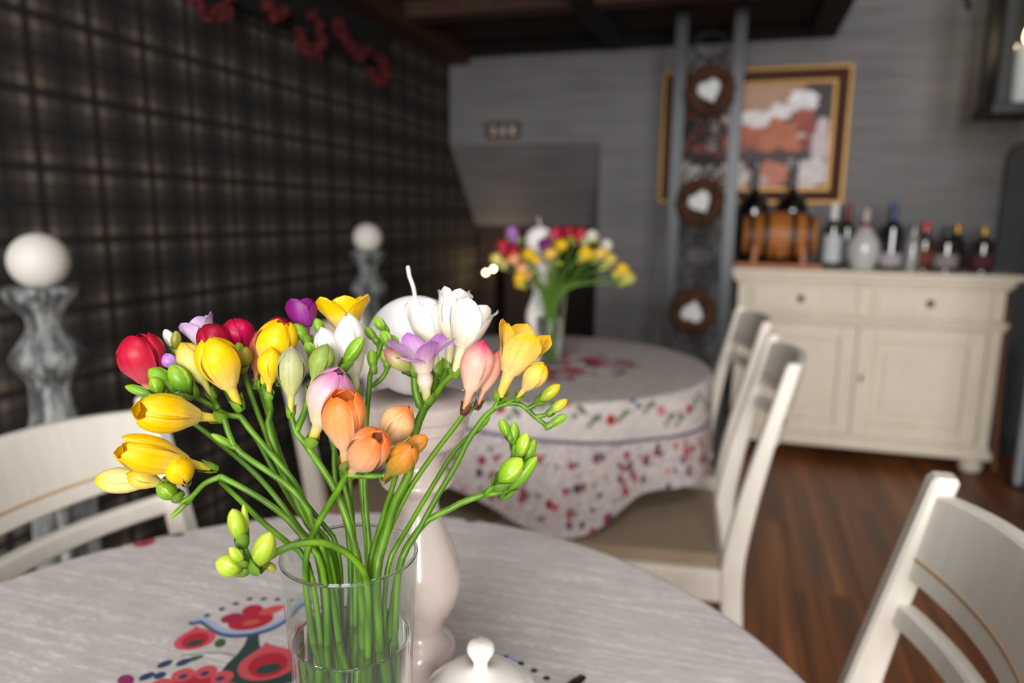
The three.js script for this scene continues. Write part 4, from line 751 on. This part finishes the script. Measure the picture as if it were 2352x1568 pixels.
function spray(label, r, stem, branches, blooms, buds) {
  const t = thing('freesia_stem', label, 'flower', VASE, 0, 'freesias in the sharp bouquet');
  stemMesh(t, 'stem', stem.map(mmv), r / 1000 * 0.8, r / 1000 * 1.0);
  for (const b of branches) if (b.length > 1) stemMesh(t, 'branch', b.map(mmv), r / 1000 * 0.8, r / 1000 * 0.62);
  for (const [k, B, T, W, o, roll] of blooms) bloom(t, k, mmv(B), mmv(T), W / 1000, o, roll);
  for (const [k, B, T, W] of buds) bud(t, k, mmv(B), mmv(T), W / 1000);
}
spray('freesia stem hanging lowest toward the chair, yellow cups beside one small green bud',2.2,[[-64.7,248.3,26.8],[-49.5,239.5,22.5],[-32.9,227.4,18.1],[-19.6,212.1,15.3],[-11.1,199.7,13.9],[-10.8,107.3,10.5],[-10.6,7.2,6.9]],[[[-64.7,248.3,26.8],[-71.1,245.4,32.5],[-74.1,240.1,39.7],[-77.6,238,43.3]],[[-74.1,240.1,39.7],[-78.1,235.2,39.7]]],[
  ['yellow',[-70.9,253.1,27.9],[-92.8,275.2,68.7],20.6,0.66,1.2],
  ['yellow',[-83,244.7,33.1],[-70.5,264.2,53.3],15.2,0.1,0.4],
  ['paleyellow',[-98.8,241.4,27.9],[-136,244.2,45.1],15,0.3,2.2],
  ['paleyellow2',[-87,244.9,40.6],[-103.3,254.9,54.4],11.9,0.12,0.2],
],[
  ['green',[-79.6,240.6,43.4],[-88.4,248.1,49],10],
  ['green',[-78.3,235.2,39.8],[-86.2,227.5,43.6],3.1],
]);
spray('freesia stem with one large glossy yellow cup pointing left above another yellow cup',2.2,[[-69.2,277.8,15.4],[-63.4,262.9,15.8],[-46.5,249.7,12.2],[-33.6,240.5,9.4],[-22.3,227.3,7.7],[-17.7,214.8,8.1],[-11.6,199.7,8.4],[-2.5,108.5,3.4],[7.4,9.7,-2]],[[[-63,263.1,16.2],[-62.5,262.1,16.2]]],[
  ['yellow',[-72.3,278.7,16.2],[-90.2,292.2,57.4],22,0.64,0.6],
],[
  ['green',[-62.5,262.1,16.2],[-74.3,270.7,21.4],4.2],
]);
spray('freesia stem with a tall yellow cup and a row of fat green buds',2.2,[[-66.9,276.8,4.3],[-62.4,270.8,3.9],[-45.1,251.5,2.1],[-32.4,235.7,1],[-24.5,216.6,2],[-19.6,199.7,3.5],[-9.7,107.6,1.7],[1,7.8,-0.2]],[[[-66.9,276.8,4.3],[-75,278,6.5],[-87,283.6,7],[-94.6,289.6,12.5],[-103.4,291.7,16.9],[-112.7,290.1,22.2]],[[-80.1,281.7,7.4],[-86.7,288,4]]],[
  ['yellow',[-68.5,283.6,3.5],[-80.2,325,12.3],24.7,0.38,1.5],
  ['greenyellow',[-86.7,288,4],[-105.9,319.3,4.2],16.5,0.22,0.7],
],[
  ['green',[-92.5,291.1,13.7],[-102.6,308,18],11.8],
  ['green',[-103.6,294.2,16.5],[-114,305.7,21.9],11.1],
  ['green',[-103.9,292.2,23.4],[-107.9,302.3,27],8.2],
  ['green',[-112.2,290.1,22],[-126.8,295.7,27.6],5.8],
  ['green',[-115.4,289.6,21],[-121,285.6,23.4],3.8],
]);
spray('freesia stem carrying the lone crimson cup with cream streaks at the left',1.9,[[-131.8,280.5,2.2],[-108.9,270.5,0.3],[-85.4,256,-0.6],[-61.8,239.4,-0.9],[-43.9,222.7,0],[-31.8,209.8,1.2],[-22.2,199.7,2],[-18.7,108.9,-4.4],[-14.8,10.4,-11.3]],[[[-111.1,269.6,-2.1],[-116.7,285.4,-3.3],[-120.3,311.2,-6.9]],[[-114.2,277.5,-2.6],[-115.3,302.6,-2.6]]],[
  ['crimson',[-132.6,281.5,2.3],[-136.6,322.7,6.6],28.1,0.55,0.9],
],[
  ['white',[-125.3,310.6,-11.7],[-132.2,322.9,-11.8],7.1],
  ['olive',[-121.8,310.8,-8.5],[-121,323.1,-8.9],6.4],
  ['lilac',[-115.3,302.6,-2.6],[-124.8,308.6,1.3],9],
]);
spray('freesia stem with two dark red rounded cups side by side',1.9,[[-81.5,300.7,-19],[-74.9,285.8,-16.1],[-64.1,265.7,-12.5],[-51.8,243.3,-8.7],[-36.1,223.9,-6.5],[-26.1,210.8,-4.8],[-14.8,199.7,-4],[-10.6,109.3,-6],[-6,11.3,-8.1]],[[[-81.5,300.7,-19],[-84.3,303.3,-18.6]],[[-81.5,300.7,-19],[-84.4,301,-24.5]]],[
  ['red',[-84.3,303.3,-18.6],[-99.8,327.7,-5.6],19.6,0.3,1.9],
  ['magentared',[-84.4,301,-24.5],[-91.4,330.5,-25.6],20.7,0.4,0.3],
],[
  ['green',[-80.5,306.1,-13.9],[-81.1,317.1,-15.7],7.2],
  ['olive',[-76.8,301.3,-12],[-73.8,315.2,-13.4],8.7],
]);
spray('freesia stem with one pale lilac and white bloom behind the red cups',1.7,[[-108.8,300.8,-25.5],[-93.6,277.5,-20.9],[-74.9,257.4,-18],[-55.8,232.8,-13.6],[-39.2,213.6,-10.4],[-22.2,199.7,-8.9],[-17.6,107.6,-4.9],[-12.5,7.8,-0.4]],[],[
  ['whitelilac',[-108.9,301.9,-25.7],[-119.3,329.1,-23.2],21.6,0.8,0.4],
],[
]);
spray('freesia stem with a ribbed yellow cup above a smaller upright yellow bud',2.2,[[-56.3,278.1,-9.8],[-57.7,274.8,-8.2],[-46.1,247.7,-2.5],[-35.2,230,0.4],[-25.8,215.4,2.8],[-12,199.7,4.5],[-6.3,108.5,2.9],[-0.2,9.6,1.2]],[[[-56.3,278.1,-9.8],[-61.7,284.8,-13.6],[-66.9,292.2,-17.6]],[[-56.3,278.1,-9.8],[-54.1,287.8,-5.9]]],[
  ['yellow',[-66.9,292.2,-17.6],[-53.2,331.2,-22.6],24.4,0.45,0.8],
  ['yellowbud',[-54.1,287.8,-5.9],[-52.9,317.5,-7.4],14.4,0.12,2.1],
],[
  ['green',[-52.7,293.6,-13.8],[-51.9,301.3,-15.4],5.2],
]);
spray('freesia stem with peach and purple red blooms tucked behind the ribbed yellow cup',1.8,[[-76,282.9,-28],[-65.3,262.7,-22.6],[-52.9,240.5,-16.7],[-37.2,221.4,-12.5],[-24.3,210,-10.6],[-14,199.7,-8.6],[-12.2,107.5,-6.3],[-10.3,7.5,-3.9]],[[[-76,282.9,-28],[-79.4,287.8,-27.9]],[[-76,282.9,-28],[-68.7,295.7,-36.9],[-67.5,309.1,-41.8]]],[
  ['peachred',[-79.4,287.8,-27.9],[-79.9,322,-34],14.9,0.2,0.2],
  ['magentared',[-67.5,309.1,-41.8],[-74.7,329.1,-45.3],16.2,0.4,1.1],
],[
]);
spray('freesia stem with a pink tipped cream cup and two pale green buds climbing above it',2.6,[[-20,259.1,3.8],[-5.7,241.8,5.6],[1.3,230.1,7.4],[9.1,212.6,11],[14.1,199.7,13.8],[7.2,107.2,1.4],[-0.2,7,-12]],[[[-20,259.1,3.8],[-24.5,265.2,4],[-29.6,271.3,4.5],[-33.1,281.6,3.7]],[[-29.4,272.3,4.3],[-28,281.3,-2.1],[-26.7,293.3,-6.8]]],[
  ['mauve',[-20.9,265.7,2.8],[-0.2,309.4,3.4],26,0.36,2.4],
  ['palegreen',[-33.1,282.3,3.6],[-33.8,320.8,-1.1],16.7,0.06,1.1],
  ['greenbud',[-26.7,293.3,-6.8],[-17.3,320.7,-12.5],14.7,0.06,0.5],
],[
]);
spray('freesia stem topped by a deep purple bloom with small green buds before it',2,[[-51,312.7,-43.2],[-44.6,294.1,-39.8],[-34.7,267.8,-35.1],[-24.3,241.9,-30.6],[-15.4,218.8,-26.5],[-10.1,199.7,-22.5],[-0.9,107.3,-3.8],[9,7.1,16.5]],[[[-45.6,293.7,-41.4],[-37.1,309.3,-29.9]],[[-51,312.7,-43.2],[-37.6,320.1,-40.2]],[[-43.6,297.3,-38.4],[-32.7,314.4,-30]]],[
  ['purple',[-51.2,314.9,-43.6],[-58.7,339.4,-50],22.8,0.75,0.5],
],[
  ['green',[-43.9,316.4,-33.4],[-52.2,328,-30.8],8.1],
  ['green',[-37.6,320.1,-40.2],[-42.6,330.5,-40.6],6.8],
  ['green',[-37.1,309.3,-29.9],[-42.1,317.7,-27.8],7.2],
  ['green',[-32.7,314.4,-30],[-23.9,324.5,-32.4],7.4],
]);
spray('freesia stem opening its yellow bloom highest, just left of the round candle',2,[[-30.6,308.7,-57.2],[-25.6,282,-49.6],[-21.9,255.8,-41.7],[-18.1,228.7,-33.5],[-12.2,199.7,-25.1],[-14,108.8,-14.3],[-16,10.2,-2.7]],[],[
  ['yellow',[-30.7,310.1,-57.5],[-35.6,342,-61.8],32.6,0.85,0.1],
],[
]);
spray('freesia stem with two smooth white blooms and a green bud leaning on them',2,[[-12.3,283,-32.7],[-8.6,261,-28.5],[-4.3,235.4,-23.6],[0,209.9,-18.8],[1.9,199.7,-16.9],[4.8,108.4,-13.1],[7.8,9.5,-9]],[[[-12.3,283,-32.7],[-14.5,290.5,-29.1],[-19.4,297.4,-26.7]],[[-12.5,291.4,-25.6],[-10.8,300.8,-17.3],[-8.6,307.2,-14.8]]],[
  ['white',[-10.6,284.8,-33.5],[-18.5,335.7,-36.1],19.6,0.25,0.4],
  ['white',[-19.4,297.4,-26.7],[-30.5,327.9,-26.8],15.2,0.12,1.3],
],[
  ['green',[-8.6,307.2,-14.8],[1.7,324.9,-19.1],8.8],
]);
spray('freesia stem with a knot of orange cups and amber buds hanging over the vase front',2.2,[[9.3,254.6,16.9],[4,244.8,17.2],[-2.2,235.1,17.8],[-10.9,219.8,18.6],[-17.4,199.7,18.7],[-17.7,108.6,8.1],[-18.2,9.8,-3.3]],[[[9.3,254.6,16.9],[19.5,254,13.9],[30.8,255,10.2],[38.2,260.3,4.9],[36.7,264.3,2.5]],[[9.3,254.6,16.9],[6.4,259.3,12.6]],[[19.5,254,13.9],[20.7,262.1,5.7]],[[15,254.2,15.2],[8.9,252.7,13.1]]],[
  ['orange',[6.5,258.3,12.8],[12.1,302.9,22.1],23.9,0.66,2.7],
  ['peach',[8.9,252.7,13.1],[41,286.5,37.5],21,0.46,0.5],
  ['peachlight',[20.7,262.1,5.7],[39.1,291.4,-1.1],19.7,0.18,1.6],
  ['amber',[28.3,251.7,9.5],[52.9,277.9,24.7],15.7,0.16,0.8],
],[
  ['amber',[36.7,264.3,2.5],[50.2,275.8,0.5],10.5],
]);
spray('freesia stem bearing the wide open lilac bloom and a ruffled white cluster behind it',3.2,[[32.8,280.8,-35.4],[30.2,269.9,-29],[30.7,244.9,-16.3],[26.4,231.2,-7.4],[23.9,208.7,5.6],[23.4,199.7,10.7],[20.5,109.1,2],[17.5,10.8,-7.5]],[[[32.8,280.8,-35.4],[34,285.9,-36.7]],[[32.8,280.8,-35.4],[35.7,286,-42.6],[37.9,292.2,-49.7],[44.1,299.3,-57.1]],[[30.2,282,-34.9],[27.3,289.7,-35.4],[26,303.5,-35.4]],[[37.9,292.2,-49.7],[36.1,300.4,-65.5]],[[34.5,286.6,-45.5],[30.2,298,-61.1]]],[
  ['lilacopen',[34,285.9,-36.7],[32.3,321.8,-32.1],40.7,1,0.25],
  ['whiteopen',[44.1,299.3,-57.1],[52.7,341.1,-69.5],30.2,0.75,0.5],
  ['whiteopen',[36.1,300.4,-65.5],[35.2,347.5,-80.2],26.6,0.6,1.2],
  ['whiteopen',[30.2,298,-61.1],[16.8,340.4,-71.1],27.6,0.7,0.2],
],[
  ['pinkgreen',[26,303.5,-35.4],[10.5,316.1,-28.7],12.4],
]);
spray('freesia stem of small dark green buds standing against the round candle',2,[[-7.1,296.2,-43],[-6.6,288,-40.5],[-5.9,270.5,-35],[-2.6,235.3,-24.4],[1.6,213.1,-18.3],[4.8,199.7,-14.8],[7.8,106.8,-1],[11.1,6,13.9]],[[[-7.1,296.2,-43],[-2.4,312.2,-47.4],[0.6,322.9,-50.3]],[[-5.2,289.8,-42.5],[0.5,295.2,-45.2],[2.5,301.8,-49.1],[5.4,314.3,-48]],[[-2.4,312.2,-47.4],[-6.1,316.3,-51.3]]],[
],[
  ['green',[0.6,323.5,-50.4],[-6.7,331.7,-49.6],6.8],
  ['green',[5.4,314.3,-48],[-0.9,324,-47.9],7.8],
  ['green',[6.6,313.2,-54.6],[1.5,320.2,-54.3],6],
  ['green',[-3.3,299.8,-40.6],[-5.4,312.9,-42.4],6.4],
  ['green',[2,301.8,-48.9],[-1.7,311.9,-49.7],6],
  ['green',[-6.1,316.3,-51.3],[-13.9,325.1,-50.5],6],
]);
spray('freesia stem with a slim salmon bud tipped hot pink over dark red bracts',1.9,[[53.6,275.6,-45.1],[51.5,271.7,-42.4],[40.7,254.4,-29.7],[30.5,235.3,-16.3],[24.6,217.7,-5.4],[21,199.7,5],[13.5,107.9,8.1],[5.5,8.4,11.5]],[[[53.6,275.6,-45.1],[54.6,279.2,-46.1]],[[53.6,275.6,-45.1],[56.1,277.7,-52.6],[58.7,279.3,-57.9]]],[
  ['hotpink',[54.6,279.2,-46.1],[63.8,321.4,-54.4],20.5,0.06,0.3],
  ['salmon',[58.7,279.3,-57.9],[70.7,313.7,-65.8],11.8,0.06,0.9],
],[
]);
spray('freesia stem with a flaring yellow bloom and three small buds dangling to its right',2.1,[[71.9,280.2,-51.5],[69.7,279,-50],[60,263.8,-39.9],[54.5,249.3,-31.8],[46.5,231.9,-21.3],[39.2,214.6,-11.2],[32.7,199.7,-2.2],[25.6,109,-0.4],[18,10.6,1.6]],[[[71.9,280.2,-51.5],[78.8,282.8,-54.1],[86.4,282.4,-56.4],[91.4,278.8,-57.2],[95.6,275,-57.8],[104.1,268.8,-59.3]],[[71.9,280.2,-51.5],[74.3,287.2,-53.5]],[[78.8,282.8,-54.1],[85.4,287.3,-54.8]],[[90.3,279.6,-57],[94,281.7,-58.5],[97.1,284.3,-60]],[[95.6,275,-57.8],[100.1,276,-59.4],[103.5,277.4,-60.7]]],[
  ['creamyellow',[74.3,287.2,-53.5],[90,329,-57.5],30.8,0.92,0.9],
  ['creamyellow',[85.4,287.3,-54.8],[102.6,309.7,-51.4],13.9,0.25,0.2],
],[
  ['yellowgreen',[97.1,284.3,-60],[108.8,294.5,-65.4],7.9],
  ['yellowgreen',[103.5,277.4,-60.7],[113.3,285.8,-65.2],6.3],
  ['green',[103,269.6,-59.1],[113.9,276.4,-63.7],5.8],
]);
spray('bare freesia stem running close beside the yellow bloom stem at the right',1.7,[[59.5,263.6,-57.4],[54.1,259.7,-51.9],[47.6,250.9,-42.9],[39.3,232.4,-27],[31.1,212.3,-9.5],[26.6,199.7,1.5],[17.5,107,-5.2],[7.6,6.5,-12.5]],[],[
],[
  ['green',[59.5,263.6,-57.4],[65.7,273,-61],3.8],
]);
spray('freesia stem curving right into a plump spike of unopened green buds',2.4,[[73.1,233.9,-28.6],[62.8,230.2,-24.3],[52.8,224.7,-19.9],[42.9,219.3,-15.4],[36.3,210.6,-11.4],[30.8,199.7,-7.3],[15.6,109.5,-6.2],[-0.8,11.8,-5]],[[[73.1,233.9,-28.6],[77.9,238.7,-28.8],[84.2,245.7,-32],[87.9,255.1,-37],[88.4,262.6,-38.5]],[[73.1,233.9,-28.6],[79.9,234.9,-30.9],[86.2,236,-33]]],[
],[
  ['green',[85.8,266.6,-38.4],[79.5,277.6,-38.5],6.4],
  ['green',[87.5,260.5,-40],[86.8,275.4,-42.5],6.9],
  ['greenyellowbud',[92,256,-34.1],[96.4,271.5,-36.2],8.3],
  ['green',[92.9,250.3,-41.9],[98.7,265,-46.3],6.9],
  ['greenyellowbud',[83.4,242.9,-24.9],[95.7,258.5,-29.4],12.5],
  ['green',[86.2,235.5,-32.9],[101.5,256.2,-41.3],9.2],
]);
spray('freesia stem arching over the vase rim to a cluster of open lime buds',2.3,[[-20.4,215.1,54.4],[-16.5,219.2,49.2],[-10,221.9,42.8],[-2.5,222.4,36.5],[4.7,220.3,31.1],[12.2,214.6,26.1],[17.5,207.3,22.4],[20.8,199.7,20],[15.4,108.4,12.4],[9.7,9.4,4.2]],[[[-20.4,215.1,54.4],[-25.5,216.3,55.7],[-28.1,214.1,56.9]],[[-25.5,216.3,55.7],[-30.2,226.9,55.2]]],[
],[
  ['lime',[-30.2,226.9,55.2],[-34.7,244.6,55.5],9.4],
  ['lime',[-29.4,228.3,52.6],[-32,245.3,50.3],3.9],
  ['lime',[-19.7,216.1,58.2],[-12.9,234.6,54.9],11.6],
  ['lime',[-28.1,213.6,57],[-38.7,219.5,65.6],12.5],
  ['lime',[-24.9,219.2,61.4],[-29.8,228.6,65.4],5.7],
  ['olive',[-18.8,216,53.7],[-12.5,212.5,52.5],5],
]);
spray('freesia stem crossing behind the arching stem without any bloom of its own in view',2,[[-87.8,232.5,-0.4],[-70.5,223.2,3.2],[-52.3,213.5,7.2],[-34.5,205.6,10.6],[-21.4,199.7,13.4],[-12.5,109.4,9.6],[-2.9,11.6,5.4]],[],[
],[
]);
spray('straight green freesia stem standing upright at the back of the vase',1.9,[[-23.2,264.5,-26],[-21.8,233.6,-22.8],[-16.1,212,-22],[-13.2,199.7,-21.5],[-3.6,107,-5.1],[6.8,6.6,12.7]],[],[
],[
]);
spray('thin green freesia stem rising between the orange cups and the candle holder',2,[[17.1,247.8,-35.2],[15.4,223.5,-17.8],[14.4,208.8,-6.9],[13.9,199.7,0],[7.5,108.3,-5.8],[0.6,9.3,-12.1]],[],[
],[
]);

// ------------------------------------------------------------------ second bouquet, out of focus on the other table
{
  const P0 = [-0.458, TH + 0.0005, -1.847], hv = 0.2, ro = 0.042, rb = 0.03, th = 0.0016;
  const t = thing('glass_vase', 'clear glass vase with packed green stems on the table beside the iron column', 'vase', P0, 0, 'clear glass vases');
  part('glass_wall', lathe([[rb - 0.004, 0.0], [rb, 0.002], [ro, hv], [ro - th, hv], [rb - th, 0.008]], 64), M.glass, t);
  part('glass_base', lathe([[0, 0.0], [rb - 0.004, 0.0], [rb - th, 0.012], [0, 0.012]], 40), M.glass, t);
  part('water', lathe([[0, 0.0125], [rb - th, 0.0125], [lerp(rb, ro, 0.65) - th - 0.0003, 0.13], [0, 0.13]], 48), M.water, t);
  // [kind, right, up, toward camera (m, from the vase foot), bloom size]
  const F2 = [['lilac', -0.105, 0.352, -0.03, 'lilac'], ['crimson', -0.128, 0.318, 0, 'dark red'], ['red', -0.10, 0.308, 0.03, 'deep red'], ['peach', -0.10, 0.285, 0.04, 'peach'], ['paleyellow', -0.145, 0.282, 0, 'pale yellow'], ['peachlight', -0.078, 0.262, 0.06, 'light peach'], ['yellow', -0.083, 0.238, 0.07, 'low hanging yellow'], ['yellow', -0.06, 0.298, 0.05, 'bright yellow'], ['creamyellow', -0.005, 0.302, 0.06, 'cream yellow'], ['yellow', 0.022, 0.322, 0.04, 'golden yellow'], ['magentared', 0.012, 0.352, -0.04, 'magenta red'], ['red', 0.045, 0.355, -0.02, 'blood red'], ['crimson', 0.078, 0.35, -0.03, 'crimson'], ['purple', -0.022, 0.325, 0.05, 'purple'], ['white', 0.105, 0.345, -0.01, 'white'], ['yellow', 0.082, 0.305, 0.05, 'warm yellow'], ['creamyellow', 0.125, 0.302, 0.04, 'butter yellow'], ['white', 0.142, 0.322, 0, 'cream white'], ['greenyellow', 0.15, 0.285, 0.03, 'lime yellow'], ['yellow', 0.182, 0.26, 0.03, 'outermost yellow'], ['greenyellow', 0.195, 0.243, 0.02, 'drooping lime']];
  F2.forEach(([k, dx, dy, dz, word], i) => {
    const a = D(17), X = dx * Math.cos(a) + dz * Math.sin(a), Z = -dx * Math.sin(a) + dz * Math.cos(a);
    const o = thing('freesia_stem', 'blurred ' + word + ' freesia in the bouquet on the table beside the iron column', 'flower', P0, 0, 'freesias in the blurred bouquet');
    const top = V3(X, dy, Z), side = V3(X, 0, Z).normalize(), dir = V3(side.x * 0.55, 0.75, side.z * 0.55).normalize(), base = top.clone().addScaledVector(dir, -0.03);
    const ent = V3(X * 0.2, hv, Z * 0.2 * 0.9); if (Math.hypot(ent.x, ent.z) > 0.034) ent.multiply(V3(0.034 / Math.hypot(ent.x, ent.z), 1, 0.034 / Math.hypot(ent.x, ent.z)));
    const low = V3(-ent.x * 0.3 + rr(-0.008, 0.008), 0.02, -ent.z * 0.3 + rr(-0.008, 0.008));
    stemMesh(o, 'stem', [base, base.clone().lerp(ent, 0.45).add(V3(0, 0.012, 0)), ent, low], 0.0022, 0.0028, false);
    bloom(o, k, base, top.clone().addScaledVector(dir, 0.018), 0.034, rr(0.25, 0.65), rr(0, 6), false);
    bloom(o, k, base.clone().add(V3(rr(-0.004, 0.004), -0.004, rr(-0.004, 0.004))), top.clone().add(V3(rr(-0.026, 0.026), rr(-0.014, 0.008), rr(-0.02, 0.02))), 0.028, rr(0.1, 0.5), rr(0, 6), false);
    for (let q = 0; q < 3; q++) { const e = base.clone().add(V3(rr(-0.03, 0.03) + side.x * 0.012, rr(-0.004, 0.026), rr(-0.02, 0.02))); bud(o, q ? 'green' : 'yellowgreen', base.clone().lerp(e, 0.3), e, 0.011, false); }
  });
}
scene.traverse((o) => { if (o.isMesh) { o.castShadow = true; o.receiveShadow = true; } });
renderer.render(scene, camera);
